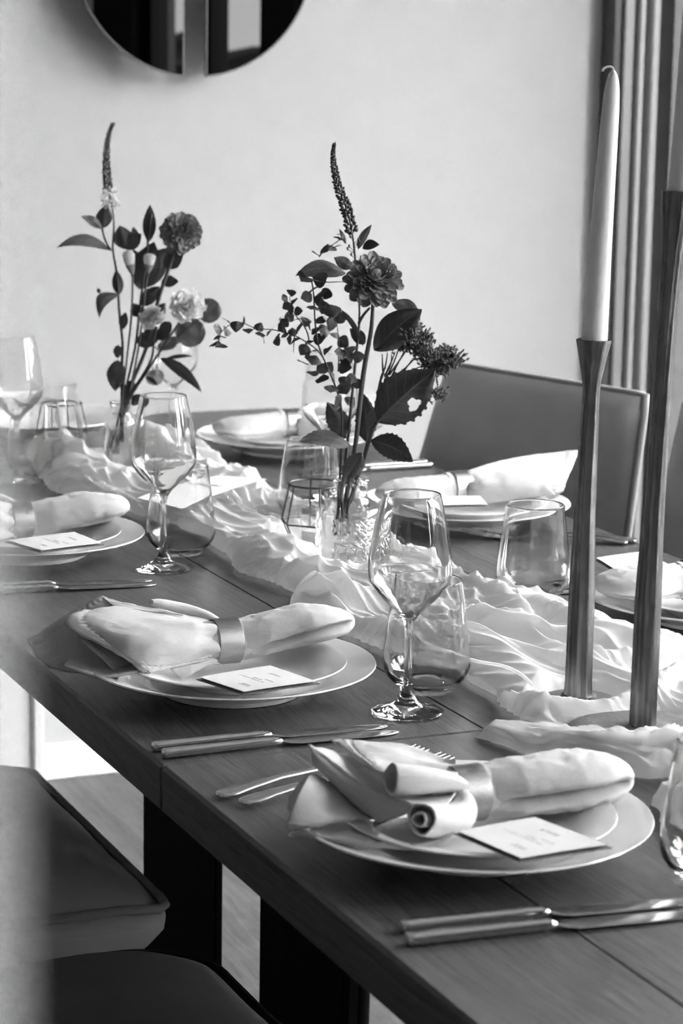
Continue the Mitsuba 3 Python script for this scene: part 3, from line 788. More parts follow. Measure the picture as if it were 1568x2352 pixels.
for (x, y, a, lb) in ((1.498, 2.5050, 143.0, 'steel fork behind the tumbler left of the shorter candlestick, nearer of its pair'), (1.482, 2.5000, 148.0, 'steel fork behind the tumbler left of the shorter candlestick, farther of its pair')):
    fork(x, y, a, lb, 'forks on the far side')
for (x, y, a, lb) in ((1.497, 3.1080, 182.0, 'steel knife at the far table edge behind the sharp bouquet, farther of its pair'), (1.495, 3.0850, 182.0, 'steel knife at the far table edge behind the sharp bouquet, nearer of its pair'),
                      (1.486, 2.3130, 181.0, 'steel knife tip between tumbler and shorter candlestick, farther of its pair'), (1.484, 2.2900, 181.0, 'steel knife tip between tumbler and shorter candlestick, nearer of its pair')):
    knife(x, y, a, lb, 'knives on the far side')

# ------------------------------------------------------------------ glasses
WG_OUT = [(0, .0010), (.024, .0003), (.0330, .0003), (.0337, .0010), (.0333, .0019), (.0290, .0031), (.0205, .0052), (.0130, .0087), (.0080, .0150), (.0052, .0215), (.0041, .0317), (.0034, .0560), (.0037, .0765), (.0046, .0830),
          (.0075, .0895), (.0140, .0968), (.0222, .1047), (.0318, .1155), (.0364, .1235), (.0380, .1320), (.0377, .1420), (.0357, .1575), (.0322, .1775), (.0264, .2024)]
WG_IN = [(.0253, .2024), (.0311, .1775), (.0346, .1575), (.0366, .1420), (.0369, .1320), (.0353, .1243), (.0307, .1170), (.0208, .1066), (.0125, .0988), (.0060, .0930), (0, .0912)]


def vessel(out, inn, no=110, ni=70, seg=96):
    o, i = smoothprof(out, no), smoothprof(inn, ni)
    rc = (o[-1] + i[0]) / 2
    rw = (o[-1, 0] - i[0, 0]) / 2
    lip = np.array([[rc[0] + rw * math.cos(t), rc[1] + rw * 1.1 * math.sin(t)] for t in np.linspace(0, math.pi, 7)[1:-1]])
    return lathe(np.vstack([o, lip, i]), seg)


P_WINE = mikit.ply(vessel(WG_OUT, WG_IN), 'm_glass', smooth=True)
TU_OUT = [(0, .0012), (.0200, .0006), (.0232, .0002), (.0246, .0010), (.0262, .0036), (.0335, .0105), (.0393, .0185), (.0414, .0265), (.0413, .0330), (.0397, .0500), (.0374, .0680), (.0347, .0880), (.0320, .1066)]
TU_IN = [(.0306, .1066), (.0333, .0880), (.0360, .0680), (.0383, .0500), (.0398, .0330), (.0397, .0280), (.0375, .0205), (.0310, .0128), (.0200, .0082), (0, .0072)]
P_TUMB = mikit.ply(vessel(TU_OUT, TU_IN), 'm_glass', smooth=True)


def wall_point(th, z, out=WG_OUT, lift=.00012):
    p = np.array(out)
    zz, rr = p[14:, 1], p[14:, 0]
    r = PchipInterpolator(zz, rr)(z) + lift
    return np.array([r * math.cos(th), r * math.sin(th), z])


def etching():
    """The engraved emblem (two fine circles about a line of marks) and the filling marks of the wine glass."""
    ms = []
    c_th, c_z, R = 0.0, .152, .0195
    for rr in (R, R * .93):
        pts = [wall_point(c_th + rr * math.cos(t) / .036, c_z + rr * math.sin(t)) for t in np.linspace(.25 * math.pi, 1.80 * math.pi, 44)]
        ms.append(tube(pts, .00013, 5))
    rng = np.random.default_rng(5)
    for z in (c_z + .004, c_z + .0005):
        x = -.011
        while x < .011:
            h = .0022 + .001 * rng.random()
            ms.append(tube([wall_point(c_th + x / .036, z - h / 2), wall_point(c_th + (x + .0006) / .036, z + h / 2)], .00013, 5))
            x += .0011 + .0006 * rng.random()
    for z, w_ in ((.178, .006), (.166, .008), (.155, .008), (.141, .008)):
        ms.append(tube([wall_point(2.35 + q * w_ / .036, z) for q in np.linspace(0, 1, 6)], .00014, 5))
    for z in (.1725, .1605, .149):
        for q in (.001, .0034, .0058):
            ms.append(tube([wall_point(2.35 + q / .036, z - .0018), wall_point(2.35 + (q + .0004) / .036, z + .0018)], .00014, 5))
    return cat(ms)


P_ETCH = mikit.ply(etching(), 'm_etch', smooth=True)


def wine_glass(x, y, label, turn=None, s=1.0):
    k = thing('wine_glass', label, 'wine glass', 'wine glasses')
    if turn is None:
        addply(k, P_WINE, place(x, y, TZ + .0002, 0, s))
    else:
        addply(f'{k}__glass', P_WINE, place(x, y, TZ + .0002, 0, s))
        addply(f'{k}__engraving', P_ETCH, place(x, y, TZ + .0002, turn, s))


def tumbler(x, y, label, z=0.0):
    k = thing('tumbler', label, 'tumbler', 'water tumblers')
    addply(k, P_TUMB, place(x, y, TZ + .0002 + z))


wine_glass(.9016, 1.9009, 'sharp empty wine glass standing in the middle right of the second plates', 215)
wine_glass(.8965, 2.5560, 'empty wine glass left of centre, in front of the ribbed bottle vase', 215)
wine_glass(.8930, 3.1560, 'blurred empty wine glass near the left edge behind the third napkin')
wine_glass(.862, 3.250, 'blurred wine glass cut by the left edge, behind the other left one')
wine_glass(1.243, 2.880, 'blurred wine glass behind the stems of the cut-glass vase')
wine_glass(1.208, 3.400, 'blurred wine glass at the back, behind the white blooms of the left bouquet')
tumbler(.9516, 1.9655, 'empty tumbler right behind the sharp wine glass')
tumbler(.9452, 2.6315, 'empty tumbler standing behind the left-centre wine glass by the paper')
tumbler(1.2275, 2.2715, 'empty tumbler left of the shorter candlestick')
tumbler(1.168, 2.7650, 'empty tumbler behind the wire tealight holder')
tumbler(.9300, 3.1900, 'blurred tumbler at the left edge in front of another tumbler')
tumbler(1.0080, 3.3550, 'blurred tumbler farthest back at the left, beside the dark wire holder')
tumbler(.9200, 1.4100, 'blurred tumbler cut by the right edge beside the nearest plates')

# ------------------------------------------------------------------ the gauze runner
FRONT = np.array([(3.58, 1.02), (3.40, .965), (3.16, .925), (3.05, .915), (2.99, .940), (2.86, .970), (2.72, .985), (2.62, .991), (2.50, .972), (2.42, .982), (2.36, .985), (2.31, .955), (2.25, .950), (2.15, .966), (2.03, .985), (1.97, .998), (1.92, .998), (1.87, .982), (1.835, .985), (1.812, .998), (1.798, 1.035), (1.788, 1.090), (1.778, 1.135), (1.75, 1.140), (1.68, 1.130), (1.60, 1.100), (1.50, 1.085), (1.38, 1.08)])[::-1]
BACK = np.array([(3.58, 1.16), (3.36, 1.220), (3.18, 1.200), (2.98, 1.187), (2.75, 1.190), (2.57, 1.190), (2.42, 1.187), (2.31, 1.178), (2.26, 1.205), (2.18, 1.216), (2.06, 1.221), (2.0, 1.25), (1.9, 1.25), (1.75, 1.235), (1.6, 1.20), (1.38, 1.18)])[::-1]
STANDS = [(1.0575, 1.745, .070, .0035), (1.0525, 1.853, .034, .0035), (1.105, 2.497, .050, .0012), (1.049, 3.172, .030, .0012), (1.112, 2.617, .046, .0012)]
# bunched rolls of the cloth: plan points with height, and the roll's half width
ROLLS = [([(.990, 1.915, .010), (.990, 1.872, .020), (1.004, 1.838, .023), (1.034, 1.819, .020), (1.070, 1.813, .022), (1.110, 1.826, .026), (1.150, 1.850, .030), (1.180, 1.88, .024)], .014),
         ([(1.130, 1.500, .018), (1.150, 1.620, .028), (1.165, 1.720, .030), (1.180, 1.820, .026)], .024),
         ([(.962, 2.340, .016), (.978, 2.300, .040), (1.000, 2.265, .044), (1.030, 2.235, .030), (1.070, 2.20, .024)], .030),
         ([(.990, 2.420, .018), (1.020, 2.395, .032), (1.055, 2.375, .026), (1.100, 2.34, .022)], .024),
         ([(.985, 2.800, .016), (.990, 2.680, .026), (.997, 2.560, .026), (1.004, 2.470, .024), (1.020, 2.42, .020)], .022),
         ([(1.145, 2.60, .018), (1.160, 2.45, .026), (1.165, 2.30, .028), (1.180, 2.10, .030), (1.195, 1.95, .028)], .024),
         ([(.945, 3.100, .024), (.965, 3.040, .034), (1.000, 2.990, .030), (1.060, 2.960, .022)], .026),
         ([(.955, 3.300, .030), (.975, 3.220, .052), (.995, 3.150, .040), (1.010, 3.080, .030)], .034),
         ([(1.100, 3.36, .040), (1.120, 3.25, .052), (1.130, 3.13, .040), (1.150, 3.02, .024)], .032),
         ([(1.000, 2.150, .020), (1.030, 2.060, .030), (1.060, 1.985, .028), (1.110, 1.94, .030), (1.160, 1.93, .026)], .024),
         ([(1.090, 2.150, .026), (1.110, 2.060, .034), (1.150, 2.000, .030), (1.200, 1.96, .022)], .022)]


def runner():
    N, K = 900, 190
    yy, t = np.meshgrid(np.linspace(1.38, 3.43, N), np.linspace(0, 1, K), indexing='ij')
    fb = meshkit.fbm
    o = yy * 0
    xf = PchipInterpolator(FRONT[:, 0], FRONT[:, 1])(yy) + .012 * (fb(np.stack([yy * 18, o, o], -1), 3, 8) - .5)
    xb = PchipInterpolator(BACK[:, 0], BACK[:, 1])(yy) + .016 * (fb(np.stack([yy * 16, o + 5, o], -1), 3, 9) - .5)
    x = xf + (xb - xf) * t
    w1 = fb(np.stack([x * 8, yy * 4, o], -1), 3, 1) - .5
    w2 = fb(np.stack([x * 8, yy * 4, o + 7], -1), 3, 2) - .5
    # pleats: long soft crests that turn slowly along the cloth

    def pleat(freq, seed, turn, warp, sharp):
        c = (x + yy * turn) * freq + warp * (fb(np.stack([x * 7, yy * 3.2, o + seed], -1), 2, seed) - .5)
        return (1.01 - np.sqrt(np.sin(np.pi * c) ** 2 + .020)) ** sharp
    amp = fb(np.stack([x * 11, yy * 6, o + 20], -1), 2, 22)
    a1 = sm(.34, .60, amp)
    h = .006 + .014 * fb(np.stack([x * 10, yy * 5, o + 1], -1), 2, 30)
    big = pleat(12, 3, .12, 3.4, 1.0)
    mid = pleat(30, 4, -.22, 7.0, 1.1)
    small = pleat(64, 6, .35, 11.0, 1.0)
    cross = (1.01 - np.sqrt(np.sin(np.pi * (yy * 40 + x * 25 + 11 * (fb(np.stack([x * 9, yy * 5, o + 2], -1), 2, 50) - .5))) ** 2 + .02)) ** 1.1
    h = h + .013 * big + (.0014 + .0046 * a1) * mid + .0024 * small
    lead = None
    for pts, wid in ROLLS:
        P = curve(np.array(pts), 60)
        best = np.full(x.shape, 9.0)
        hh = np.zeros(x.shape)
        near = (yy > P[:, 1].min() - .1) & (yy < P[:, 1].max() + .1)
        for q in P:
            d = np.hypot(x[near] - q[0], yy[near] - q[1])
            b = best[near]
            upd = d < b
            hv = hh[near]
            hv[upd] = q[2]
            b[upd] = d[upd]
            best[near], hh[near] = b, hv
        wv = wid * (.8 + .5 * fb(np.stack([x * 20, yy * 20, o], -1), 2, 41))
        hh = hh * np.exp(-(best / wv) ** 2) * (.86 + .13 * cross * sm(.4, .6, amp) + .12 * mid + .05 * small)
        lead = hh if lead is None else lead
        h = np.maximum(h, hh) + .25 * np.minimum(h, hh)
    env = np.clip(np.minimum(t, 1 - t) / (.06 + .20 * fb(np.stack([yy * 11, o + 8, o], -1), 3, 61) ** 1.5), 0, 1)
    rim = 1 - env
    env = np.sqrt(1 - (1 - env) ** 2)
    h = .0022 + h * (.08 + .92 * env) + .0045 * cross * env * rim
    for sx, sy, r, z in STANDS:
        d = np.hypot(x - sx, yy - sy)
        k_ = sm(r * .96, r * 1.45, d)
        low = np.where(d < r, np.minimum(h, z * .6), z * .6 + (h - z * .6) * k_)
        h = low
    # the roll in front of the shorter candlestick rests on the rims of both feet
    h = np.maximum(h, np.where(lead > .008, lead * 1.12 * np.clip(env * 1.6, 0, 1), 0))
    ends = np.clip(np.minimum(yy - 1.38, 3.43 - yy) / .03, 0, 1)
    h = .0012 + (h - .0012) * np.sqrt(ends)
    G = np.stack([x + (.010 * (big - .5) + .004 * (mid - .5)) * env + np.where(t < .5, -1, 1) * .003 * (cross - .5) * rim, yy + .012 * w2 * env, TZ + h], -1)
    return gridmesh(G)


k = thing('table_runner', 'crumpled white gauze runner bunched along the middle of the table', 'table runner')
add(f'{k}__cloth', runner(), 'm_gauze', True)


def bunch(path, width, seed, over=None, N=220, K=60):
    """A gathered length of the gauze lying along a path of (x, y, height) points, pleated along its run."""
    P = curve(np.array(path), N)
    t = np.gradient(P[:, :2], axis=0)
    t /= np.linalg.norm(t, axis=1, keepdims=True)
    nrm = np.stack([-t[:, 1], t[:, 0]], 1)
    s, q = np.meshgrid(np.linspace(0, 1, N), np.linspace(-1, 1, K), indexing='ij')
    fb = meshkit.fbm
    w_ = np.interp(s, np.linspace(0, 1, len(width)), width) * (.62 + .75 * fb(np.stack([s * 11, np.sign(q) * 3, s * 0], -1), 3, seed))
    warp = 1.6 * (fb(np.stack([s * 5, q * .8, s * 0 + 4], -1), 3, seed + 1) - .5)
    pl = 1.01 - np.sqrt(np.sin(np.pi * (q * 2.3 + warp * 1.6)) ** 2 + .03)
    pl2 = 1.01 - np.sqrt(np.sin(np.pi * (q * 5.5 + s * 3 + warp * 4)) ** 2 + .03)
    dome = np.sqrt(np.clip(1 - np.abs(q) ** 2.4, 0, 1))
    end = np.sqrt(np.clip(np.minimum(s, 1 - s) / .05, .02, 1))
    z = .0014 + P[:, 2][:, None] * dome * end * (.50 + .34 * pl + .16 * pl2 + .42 * (fb(np.stack([s * 13, q * 1.6, s * 0 + 2], -1), 3, seed + 5) - .35))
    z = np.maximum(z, .0012)
    x = P[:, 0][:, None] + nrm[:, 0][:, None] * q * w_ * (.75 + .25 * end)
    y = P[:, 1][:, None] + nrm[:, 1][:, None] * q * w_ * (.75 + .25 * end)
    for ox, oy, r, top in over or ():
        d = np.hypot(x - ox, y - oy)
        z = np.maximum(z, (top + .003 * pl) * (1 - sm(r * .98, r * 1.12, d)))
    return gridmesh(np.stack([x, y, TZ + z], -1))


FOOT = [(1.0575, 1.745, .069, .0165)]
add(f'{k}__gathered_end', bunch([(.935, 1.812, .012), (.955, 1.772, .020), (.980, 1.722, .027), (1.010, 1.682, .034), (1.050, 1.660, .038), (1.095, 1.652, .034), (1.140, 1.660, .026)], [.016, .026, .030, .032, .036, .034], 3, FOOT), 'm_gauze', True)
add(f'{k}__gathered_end', bunch([(1.140, 1.625, .026), (1.085, 1.612, .036), (1.035, 1.588, .038), (1.000, 1.545, .034), (.985, 1.490, .030), (.990, 1.430, .024)], [.028, .034, .036, .036, .034], 8), 'm_gauze', True)


# rolled hem cords of the gauze
hemA = [(.985, 2.060, .012), (.998, 2.015, .022), (1.006, 1.975, .022), (1.012, 1.940, .026), (1.014, 1.912, .028), (1.014, 1.888, .027), (1.012, 1.868, .024)]
add(f'{k}__hem', tube([(x, y, TZ + z) for x, y, z in hemA], .0016, 6, n=120), 'm_gauze', True)

# ------------------------------------------------------------------ candlesticks and candles
def shaft(axis, prof, sides=40, facets=9, amp=.035):
    rings = []
    for z, r in prof:
        c = axis(z)
        a = np.arange(sides) * 2 * np.pi / sides
        rr = r * (1 + amp * np.cos(facets * a + 2.0 * math.sin(9 * z)) + .012 * np.sin(3 * a + 40 * z))
        rings.append(np.c_[c[0] + rr * np.cos(a), c[1] + rr * np.sin(a), np.full(sides, c[2])])
    return loft(rings)


def candlestick(x, y, base_r, prof, lean, where, candle_prof, candle_lean, candle_label):
    k = thing('candlestick', where, 'candlestick', None)
    b = lathe(smoothprof([(0, .0030), (base_r - .006, .0030), (base_r - .001, .0042), (base_r, .0065), (base_r - .0035, .0100), (base_r * .75, .0125), (base_r * .35, .0142), (.016, .0155), (0, .0160)], 60), 80)
    b.apply_translation((x, y, TZ))
    add(f'{k}__base', b, 'm_base_metal', 40)

    def axis(z):
        o = np.interp(z, [q for q, _ in lean], [q for _, q in lean])
        return np.array([x + E1[0] * o, y + E1[1] * o, TZ + z])
    zz = np.linspace(prof[0][0], prof[-1][0], 90)
    pr = list(zip(zz, PchipInterpolator([q for q, _ in prof], [q for _, q in prof])(zz)))
    top, rt = prof[-1]
    pr += [(top + .0004, rt - .0007), (top + .0003, .0122), (top - .006, .0120)]
    add(f'{k}__shaft', shaft(axis, pr), 'm_pewter', 40)
    c = thing('taper_candle', candle_label, 'candle')

    def caxis(z):
        o = np.interp(z, [q for q, _ in candle_lean], [q for _, q in candle_lean])
        return np.array([x + E1[0] * o, y + E1[1] * o, TZ + z])
    zz = np.linspace(candle_prof[0][0], candle_prof[-1][0], 80)
    pr = list(zip(zz, PchipInterpolator([q for q, _ in candle_prof], [q for _, q in candle_prof])(zz)))
    add(f'{c}__wax', shaft(caxis, pr, 48, 1, .0), 'm_wax', True)
    tip = caxis(candle_prof[-1][0])
    wick = [tip - [0, 0, .002], tip + E3 * .0022 - E1 * .0010, tip + E3 * .0030 - E1 * .0042, tip + E3 * .0014 - E1 * .0082, tip - E3 * .0012 - E1 * .0092]
    wt = tube(wick, [.0011, .0010, .0010, .0011, .0012], 7, n=24)
    wt.vertices = wt.vertices + .0003 * (meshkit.noise(np.array(wt.vertices) * 2500, 3)[:, None] - .5)
    add(f'{c}__wick', wt, 'm_wick', True)


candlestick(1.0525, 1.853, .040, [(.010, .0150), (.016, .0128), (.030, .0122), (.096, .0119), (.1765, .0099), (.256, .0084), (.290, .0077), (.300, .0079), (.315, .0101), (.3347, .0140), (.342, .0157)],
            [(0, -.0005), (.18, .0), (.26, .0012), (.342, .0024)], 'shorter hammered pewter candlestick, left one of the two',
            [(.337, .0118), (.40, .0106), (.47, .0093), (.52, .0083), (.550, .0074), (.562, .0066), (.570, .0052), (.5755, .0034), (.5785, .0013)], [(.337, .0026), (.42, .0048), (.58, .0108)], 'white taper candle with curled wick in the shorter candlestick')
candlestick(1.0575, 1.745, .069, [(.010, .0122), (.016, .0116), (.1187, .0115), (.196, .0097), (.272, .0091), (.347, .0088), (.400, .0086), (.420, .0090), (.440, .0102), (.470, .0132), (.4800, .0139)],
            [(0, -.0010), (.12, -.0005), (.196, .0008), (.272, .0022), (.347, .0044), (.40, .0066), (.48, .0104)], 'taller hammered pewter candlestick by the right edge',
            [(.475, .0108), (.56, .0098), (.66, .0086), (.71, .0070), (.73, .0030), (.733, .0012)], [(.475, .0122), (.73, .0205)], 'white taper candle in the taller candlestick, cut by the right edge')

# ------------------------------------------------------------------ vases
def crystal():
    n, K = 288, 150
    hs, r0 = .0325, .0085
    o = rrect(hs, hs, r0, n)
    zs = np.concatenate([np.linspace(.0005, .066, K), np.linspace(.068, .088, 16), np.linspace(.0885, .0985, 8), np.linspace(.0990, .1050, 8)])
    a = np.arctan2(o[:, 1], o[:, 0])
    rings = []
    for z in zs:
        if z <= .0665:
            q = 1 - .05 * (1 - sm(0, .006, z))
            sh = o * q
            u = np.where(np.abs(o[:, 0]) > np.abs(o[:, 1]), o[:, 1], o[:, 0])
            c = .0205
            iu, iv = np.round(u / c), np.round((z - .012) / c)
            du, dv = u - iu * c, (z - .012) - iv * c
            rr, th = np.hypot(du, dv), np.arctan2(dv, du)
            star = np.abs(np.cos(4 * th)) ** .8 * np.exp(-(rr / .0090) ** 2) * np.clip(rr / .0022, 0, 1)
            dia = np.abs(np.abs(du) + np.abs(dv) - c / 2)
            groove = np.exp(-(dia / .0013) ** 2)
            cross = np.exp(-(np.minimum(np.abs(du - dv), np.abs(du + dv)) / .0008) ** 2) * (rr > .006)
            d = .0024 * star - .0018 * groove - .0010 * cross + .0012 * np.clip(1 - dia / .004, 0, 1)
            d = d * sm(.003, .008, z) * (1 - sm(.058, .0655, z))
            rings.append(np.c_[sh + o / np.linalg.norm(o, axis=1, keepdims=True) * d[:, None], np.full(n, z)])
        else:
            circ = np.c_[np.cos(a), np.sin(a)]
            f = sm(.064, .088, z) if z < .0884 else 1.0
            rn = .0195 if z < .0986 else .0195 + .0030 * math.sqrt(max(0, 1 - ((z - .102) / .0032) ** 2))
            sq = o * (1 - .40 * f ** 2.2)
            rings.append(np.c_[sq * (1 - f) + circ * rn * f, np.full(n, z)] if f < 1 else np.c_[circ * rn, np.full(n, z)])
    inner = []
    circ = np.c_[np.cos(a), np.sin(a)]
    for z, s_, f in ((.1050, .0165, 1), (.0990, .0158, 1), (.0880, .0158, 1), (.080, .0, .75), (.072, .0, .3), (.064, .0, 0), (.030, .0, 0), (.012, .0, 0)):
        sq = o * .86 if z > .013 else o * .80
        rad = .0158 if s_ == 0 else s_
        inner.append(np.c_[sq * (1 - f) + circ * rad * f, np.full(n, z)])
    m = loft(rings + inner)
    return m


O2, O1 = (1.105, 2.495, TZ), (1.046, 3.165, TZ)
k = thing('cut_glass_vase', 'square cut-glass bottle vase with star pattern holding the sharp bouquet', 'vase')
cv = crystal()
cv.apply_transform(trimesh.transformations.rotation_matrix(math.radians(-43), [0, 0, 1]))
cv.apply_translation((O2[0], O2[1], TZ + .0014))
add(k, cv, 'm_glass', 25)

k = thing('bottle_vase', 'small ribbed clear glass bottle vase holding the blurred left bouquet', 'vase')
bo = smoothprof([(0, .0014), (.020, .0006), (.0236, .0010), (.0248, .0040), (.0246, .0200), (.0236, .0600), (.0230, .0720), (.0208, .0790), (.0168, .0840), (.0145, .0880), (.0142, .0960), (.0160, .1000), (.0166, .1020)], 90)
bi = smoothprof([(.0148, .1020), (.0142, .1000), (.0124, .0950), (.0126, .0880), (.0150, .0828), (.0190, .0775), (.0211, .0710), (.0217, .0600), (.0226, .0200), (.0222, .0075), (0, .0060)], 60)
bm = lathe(np.vstack([bo, bi]), 144)
v = np.array(bm.vertices)
rad = np.hypot(v[:, 0], v[:, 1])
th = np.arctan2(v[:, 1], v[:, 0])
outer = np.zeros(len(v), bool)
outer[:90 * 144] = True
amp = .0004 * np.cos(24 * th) * outer * sm(.004, .012, v[:, 2]) * (1 - sm(.066, .076, v[:, 2]))
v[:, :2] *= (1 + amp / np.maximum(rad, 1e-4))[:, None]
bm.vertices = v
bm.apply_translation((O1[0] + .003, O1[1] + .007, TZ + .0014))
add(f'{k}__bottle', bm, 'm_glass', True)
wm = lathe(smoothprof([(0, .0066), (.0215, .0080), (.0221, .0200), (.0215, .0500), (.0209, .0506), (0, .0503)], 40), 64)
wm.apply_translation((O1[0] + .003, O1[1] + .007, TZ + .0014))
add(f'{k}__water', wm, 'm_water', 40)


# ------------------------------------------------------------------ wire holders with a tealight glass
def wire_holder(x, y, label, turn, glass=True, s=1.0):
    k = thing('wire_lantern', label, 'candle holder')
    z0 = TZ + .0016

    def pt(r, ang, z):
        a = math.radians(ang + turn)
        p = np.array([x, y, z0 + z * s]) + E1 * (r * s * math.cos(a)) + E2 * (r * s * math.sin(a))
        return p
    ring = [pt(.0325, q, .076) for q in np.linspace(0, 360, 49)]
    add(f'{k}__top_ring', tube(ring, .0013, 7), 'm_wire', True)
    mid = [pt(.0430, q, .030) for q in range(0, 361, 60)]
    low = [pt(.0290, q, .0015) for q in range(0, 361, 60)]
    add(f'{k}__middle_ring', cat([tube([a_, b_], .0011, 7) for a_, b_ in zip(mid[:-1], mid[1:])]), 'm_wire', True)
    add(f'{k}__bottom_ring', cat([tube([a_, b_], .0011, 7) for a_, b_ in zip(low[:-1], low[1:])]), 'm_wire', True)
    for q in range(6):
        add(f'{k}__upright', cat([tube([pt(.0325, 60 * q, .076), mid[q]], .0011, 7), tube([mid[q], low[q]], .0011, 7)]), 'm_wire', True)
    if glass:
        kk = thing('tealight_glass', 'small clear glass with a tealight inside the wire holder', 'tealight')
        gm = lathe(np.vstack([smoothprof([(0, .0012), (.0165, .0006), (.0178, .0020), (.0192, .0480)], 30), smoothprof([(.0178, .0480), (.0164, .0060), (.0150, .0050), (0, .0050)], 30)]), 64)
        gm.apply_translation((x, y, z0 + .0012))
        add(f'{kk}__glass', gm, 'm_glass', 40)
        wx = lathe([(0, .0056), (.0145, .0056), (.0150, .0065), (.0158, .0180), (.0150, .0186), (0, .0182)], 48)
        wx.apply_translation((x, y, z0 + .0012))
        add(f'{kk}__wax', wx, 'm_wax', 40)


wire_holder(1.112, 2.617, 'dark geometric wire tealight holder behind the cut-glass vase', 160)
wire_holder(1.030, 3.3950, 'dark blurred wire holder at the back left behind the tumblers', 140, False, .92)

# ------------------------------------------------------------------ paper and cards
def sheet4(P, th, bend=0.0, n=14):
    G = patch(np.array([[P[0], P[1]], [P[3], P[2]]], float), n, n)
    u, v = np.meshgrid(np.linspace(-1, 1, n), np.linspace(-1, 1, n), indexing='ij')
    G[..., 2] += bend * (1 - u ** 2)
    return G, solid(G, th)


def scribble(G, rows, r, rng):
    """Illegible handwriting: small pen strokes lying on the sheet G; rows of (v, u0, u1, height) in sheet units."""
    n = gnormals(G)
    if n[..., 2].mean() < 0:
        n = -n
    up = RectBivariateSpline(np.linspace(0, 1, len(G)), np.linspace(0, 1, G.shape[1]), G[..., 0], kx=1, ky=1)
    S = [RectBivariateSpline(np.linspace(0, 1, len(G)), np.linspace(0, 1, G.shape[1]), (G + n * .00035)[..., q], kx=1, ky=1) for q in range(3)]
    ms = []
    for v0, u0, u1, h in rows:
        m_ = int(abs(u1 - u0) / h * 3.2) + 6
        uu = np.linspace(u0, u1, m_) + h * .25 * rng.standard_normal(m_)
        vv = v0 + h * .5 * np.where(np.arange(m_) % 2, 1, -1) * (.5 + .7 * rng.random(m_))
        P = np.stack([S[q](vv, uu, grid=False) for q in range(3)], 1)
        ms.append(tube(P, r, 5, n=m_ * 4))
    return cat(ms)


def name_card(P, label, seed, mark=True):
    k = thing('name_card', label, 'card')
    P = np.array(P, float)
    c = P.mean(0)
    lo = c + (P - c) * [1.06, 1.06, 1]
    lo[:, 2] -= .0022
    G, m = sheet4(P, .0006, .0004)
    _, m2 = sheet4(lo, .0008, .0002)
    add(f'{k}__front', m, 'm_paper', 30)
    add(f'{k}__backing', m2, 'm_card_edge', 30)
    if mark:
        rng = np.random.default_rng(seed)
        # rows run across the table edge direction: the writing faces the seat
        add(f'{k}__writing', scribble(G, [(.24, .36, .60, .055), (.46, .62, .80, .018), (.51, .44, .60, .036), (.57, .20, .74, .020), (.78, .62, .80, .018), (.82, .60, .82, .018)], .00009, rng), 'm_ink', True)


# sheet corners: far end (read from the seat) left to right, then near end right to left
name_card([(.7905, 1.9600, .7898), (.8110, 1.9005, .7880), (.7415, 1.9000, .7850), (.7200, 1.9535, .7868)][0:4], 'small name card with dark border on the middle plates', 1)
name_card([(.8080, 1.4800, .7905), (.8300, 1.4120, .7885), (.7620, 1.4150, .7858), (.7440, 1.4780, .7880)], 'small name card with dark border on the nearest plates', 2)
name_card([(.8050, 2.6050, .7905), (.8180, 2.5440, .7885), (.7450, 2.5350, .7868), (.7230, 2.5950, .7880)], 'small name card on the third plates at the left edge', 3)
name_card([(1.2790, 2.1800, .7985), (1.2870, 2.2370, .8000), (1.3500, 2.2450, .8010), (1.3460, 2.1850, .7995)], 'small name card propped on the far plates behind the shorter candlestick', 4)
name_card([(1.2900, 2.6300, .7880), (1.3050, 2.6800, .7890), (1.3600, 2.6650, .7895), (1.3450, 2.6150, .7885)], 'small name card under the ringed napkin before the grey chair', 5, False)

k = thing('menu_sheet', 'white paper sheet lying on the runner between the two bouquets', 'paper')
G, m = sheet4([(1.1313, 2.8234, .7975), (1.0800, 2.8600, .7990), (.9400, 2.7780, .7920), (.9750, 2.7120, .7885)], .0006, .003)
add(f'{k}__sheet', m, 'm_paper', 30)
add(f'{k}__writing', scribble(G, [(.40, .30, .72, .05)], .0003, np.random.default_rng(9)), 'm_ink', True)
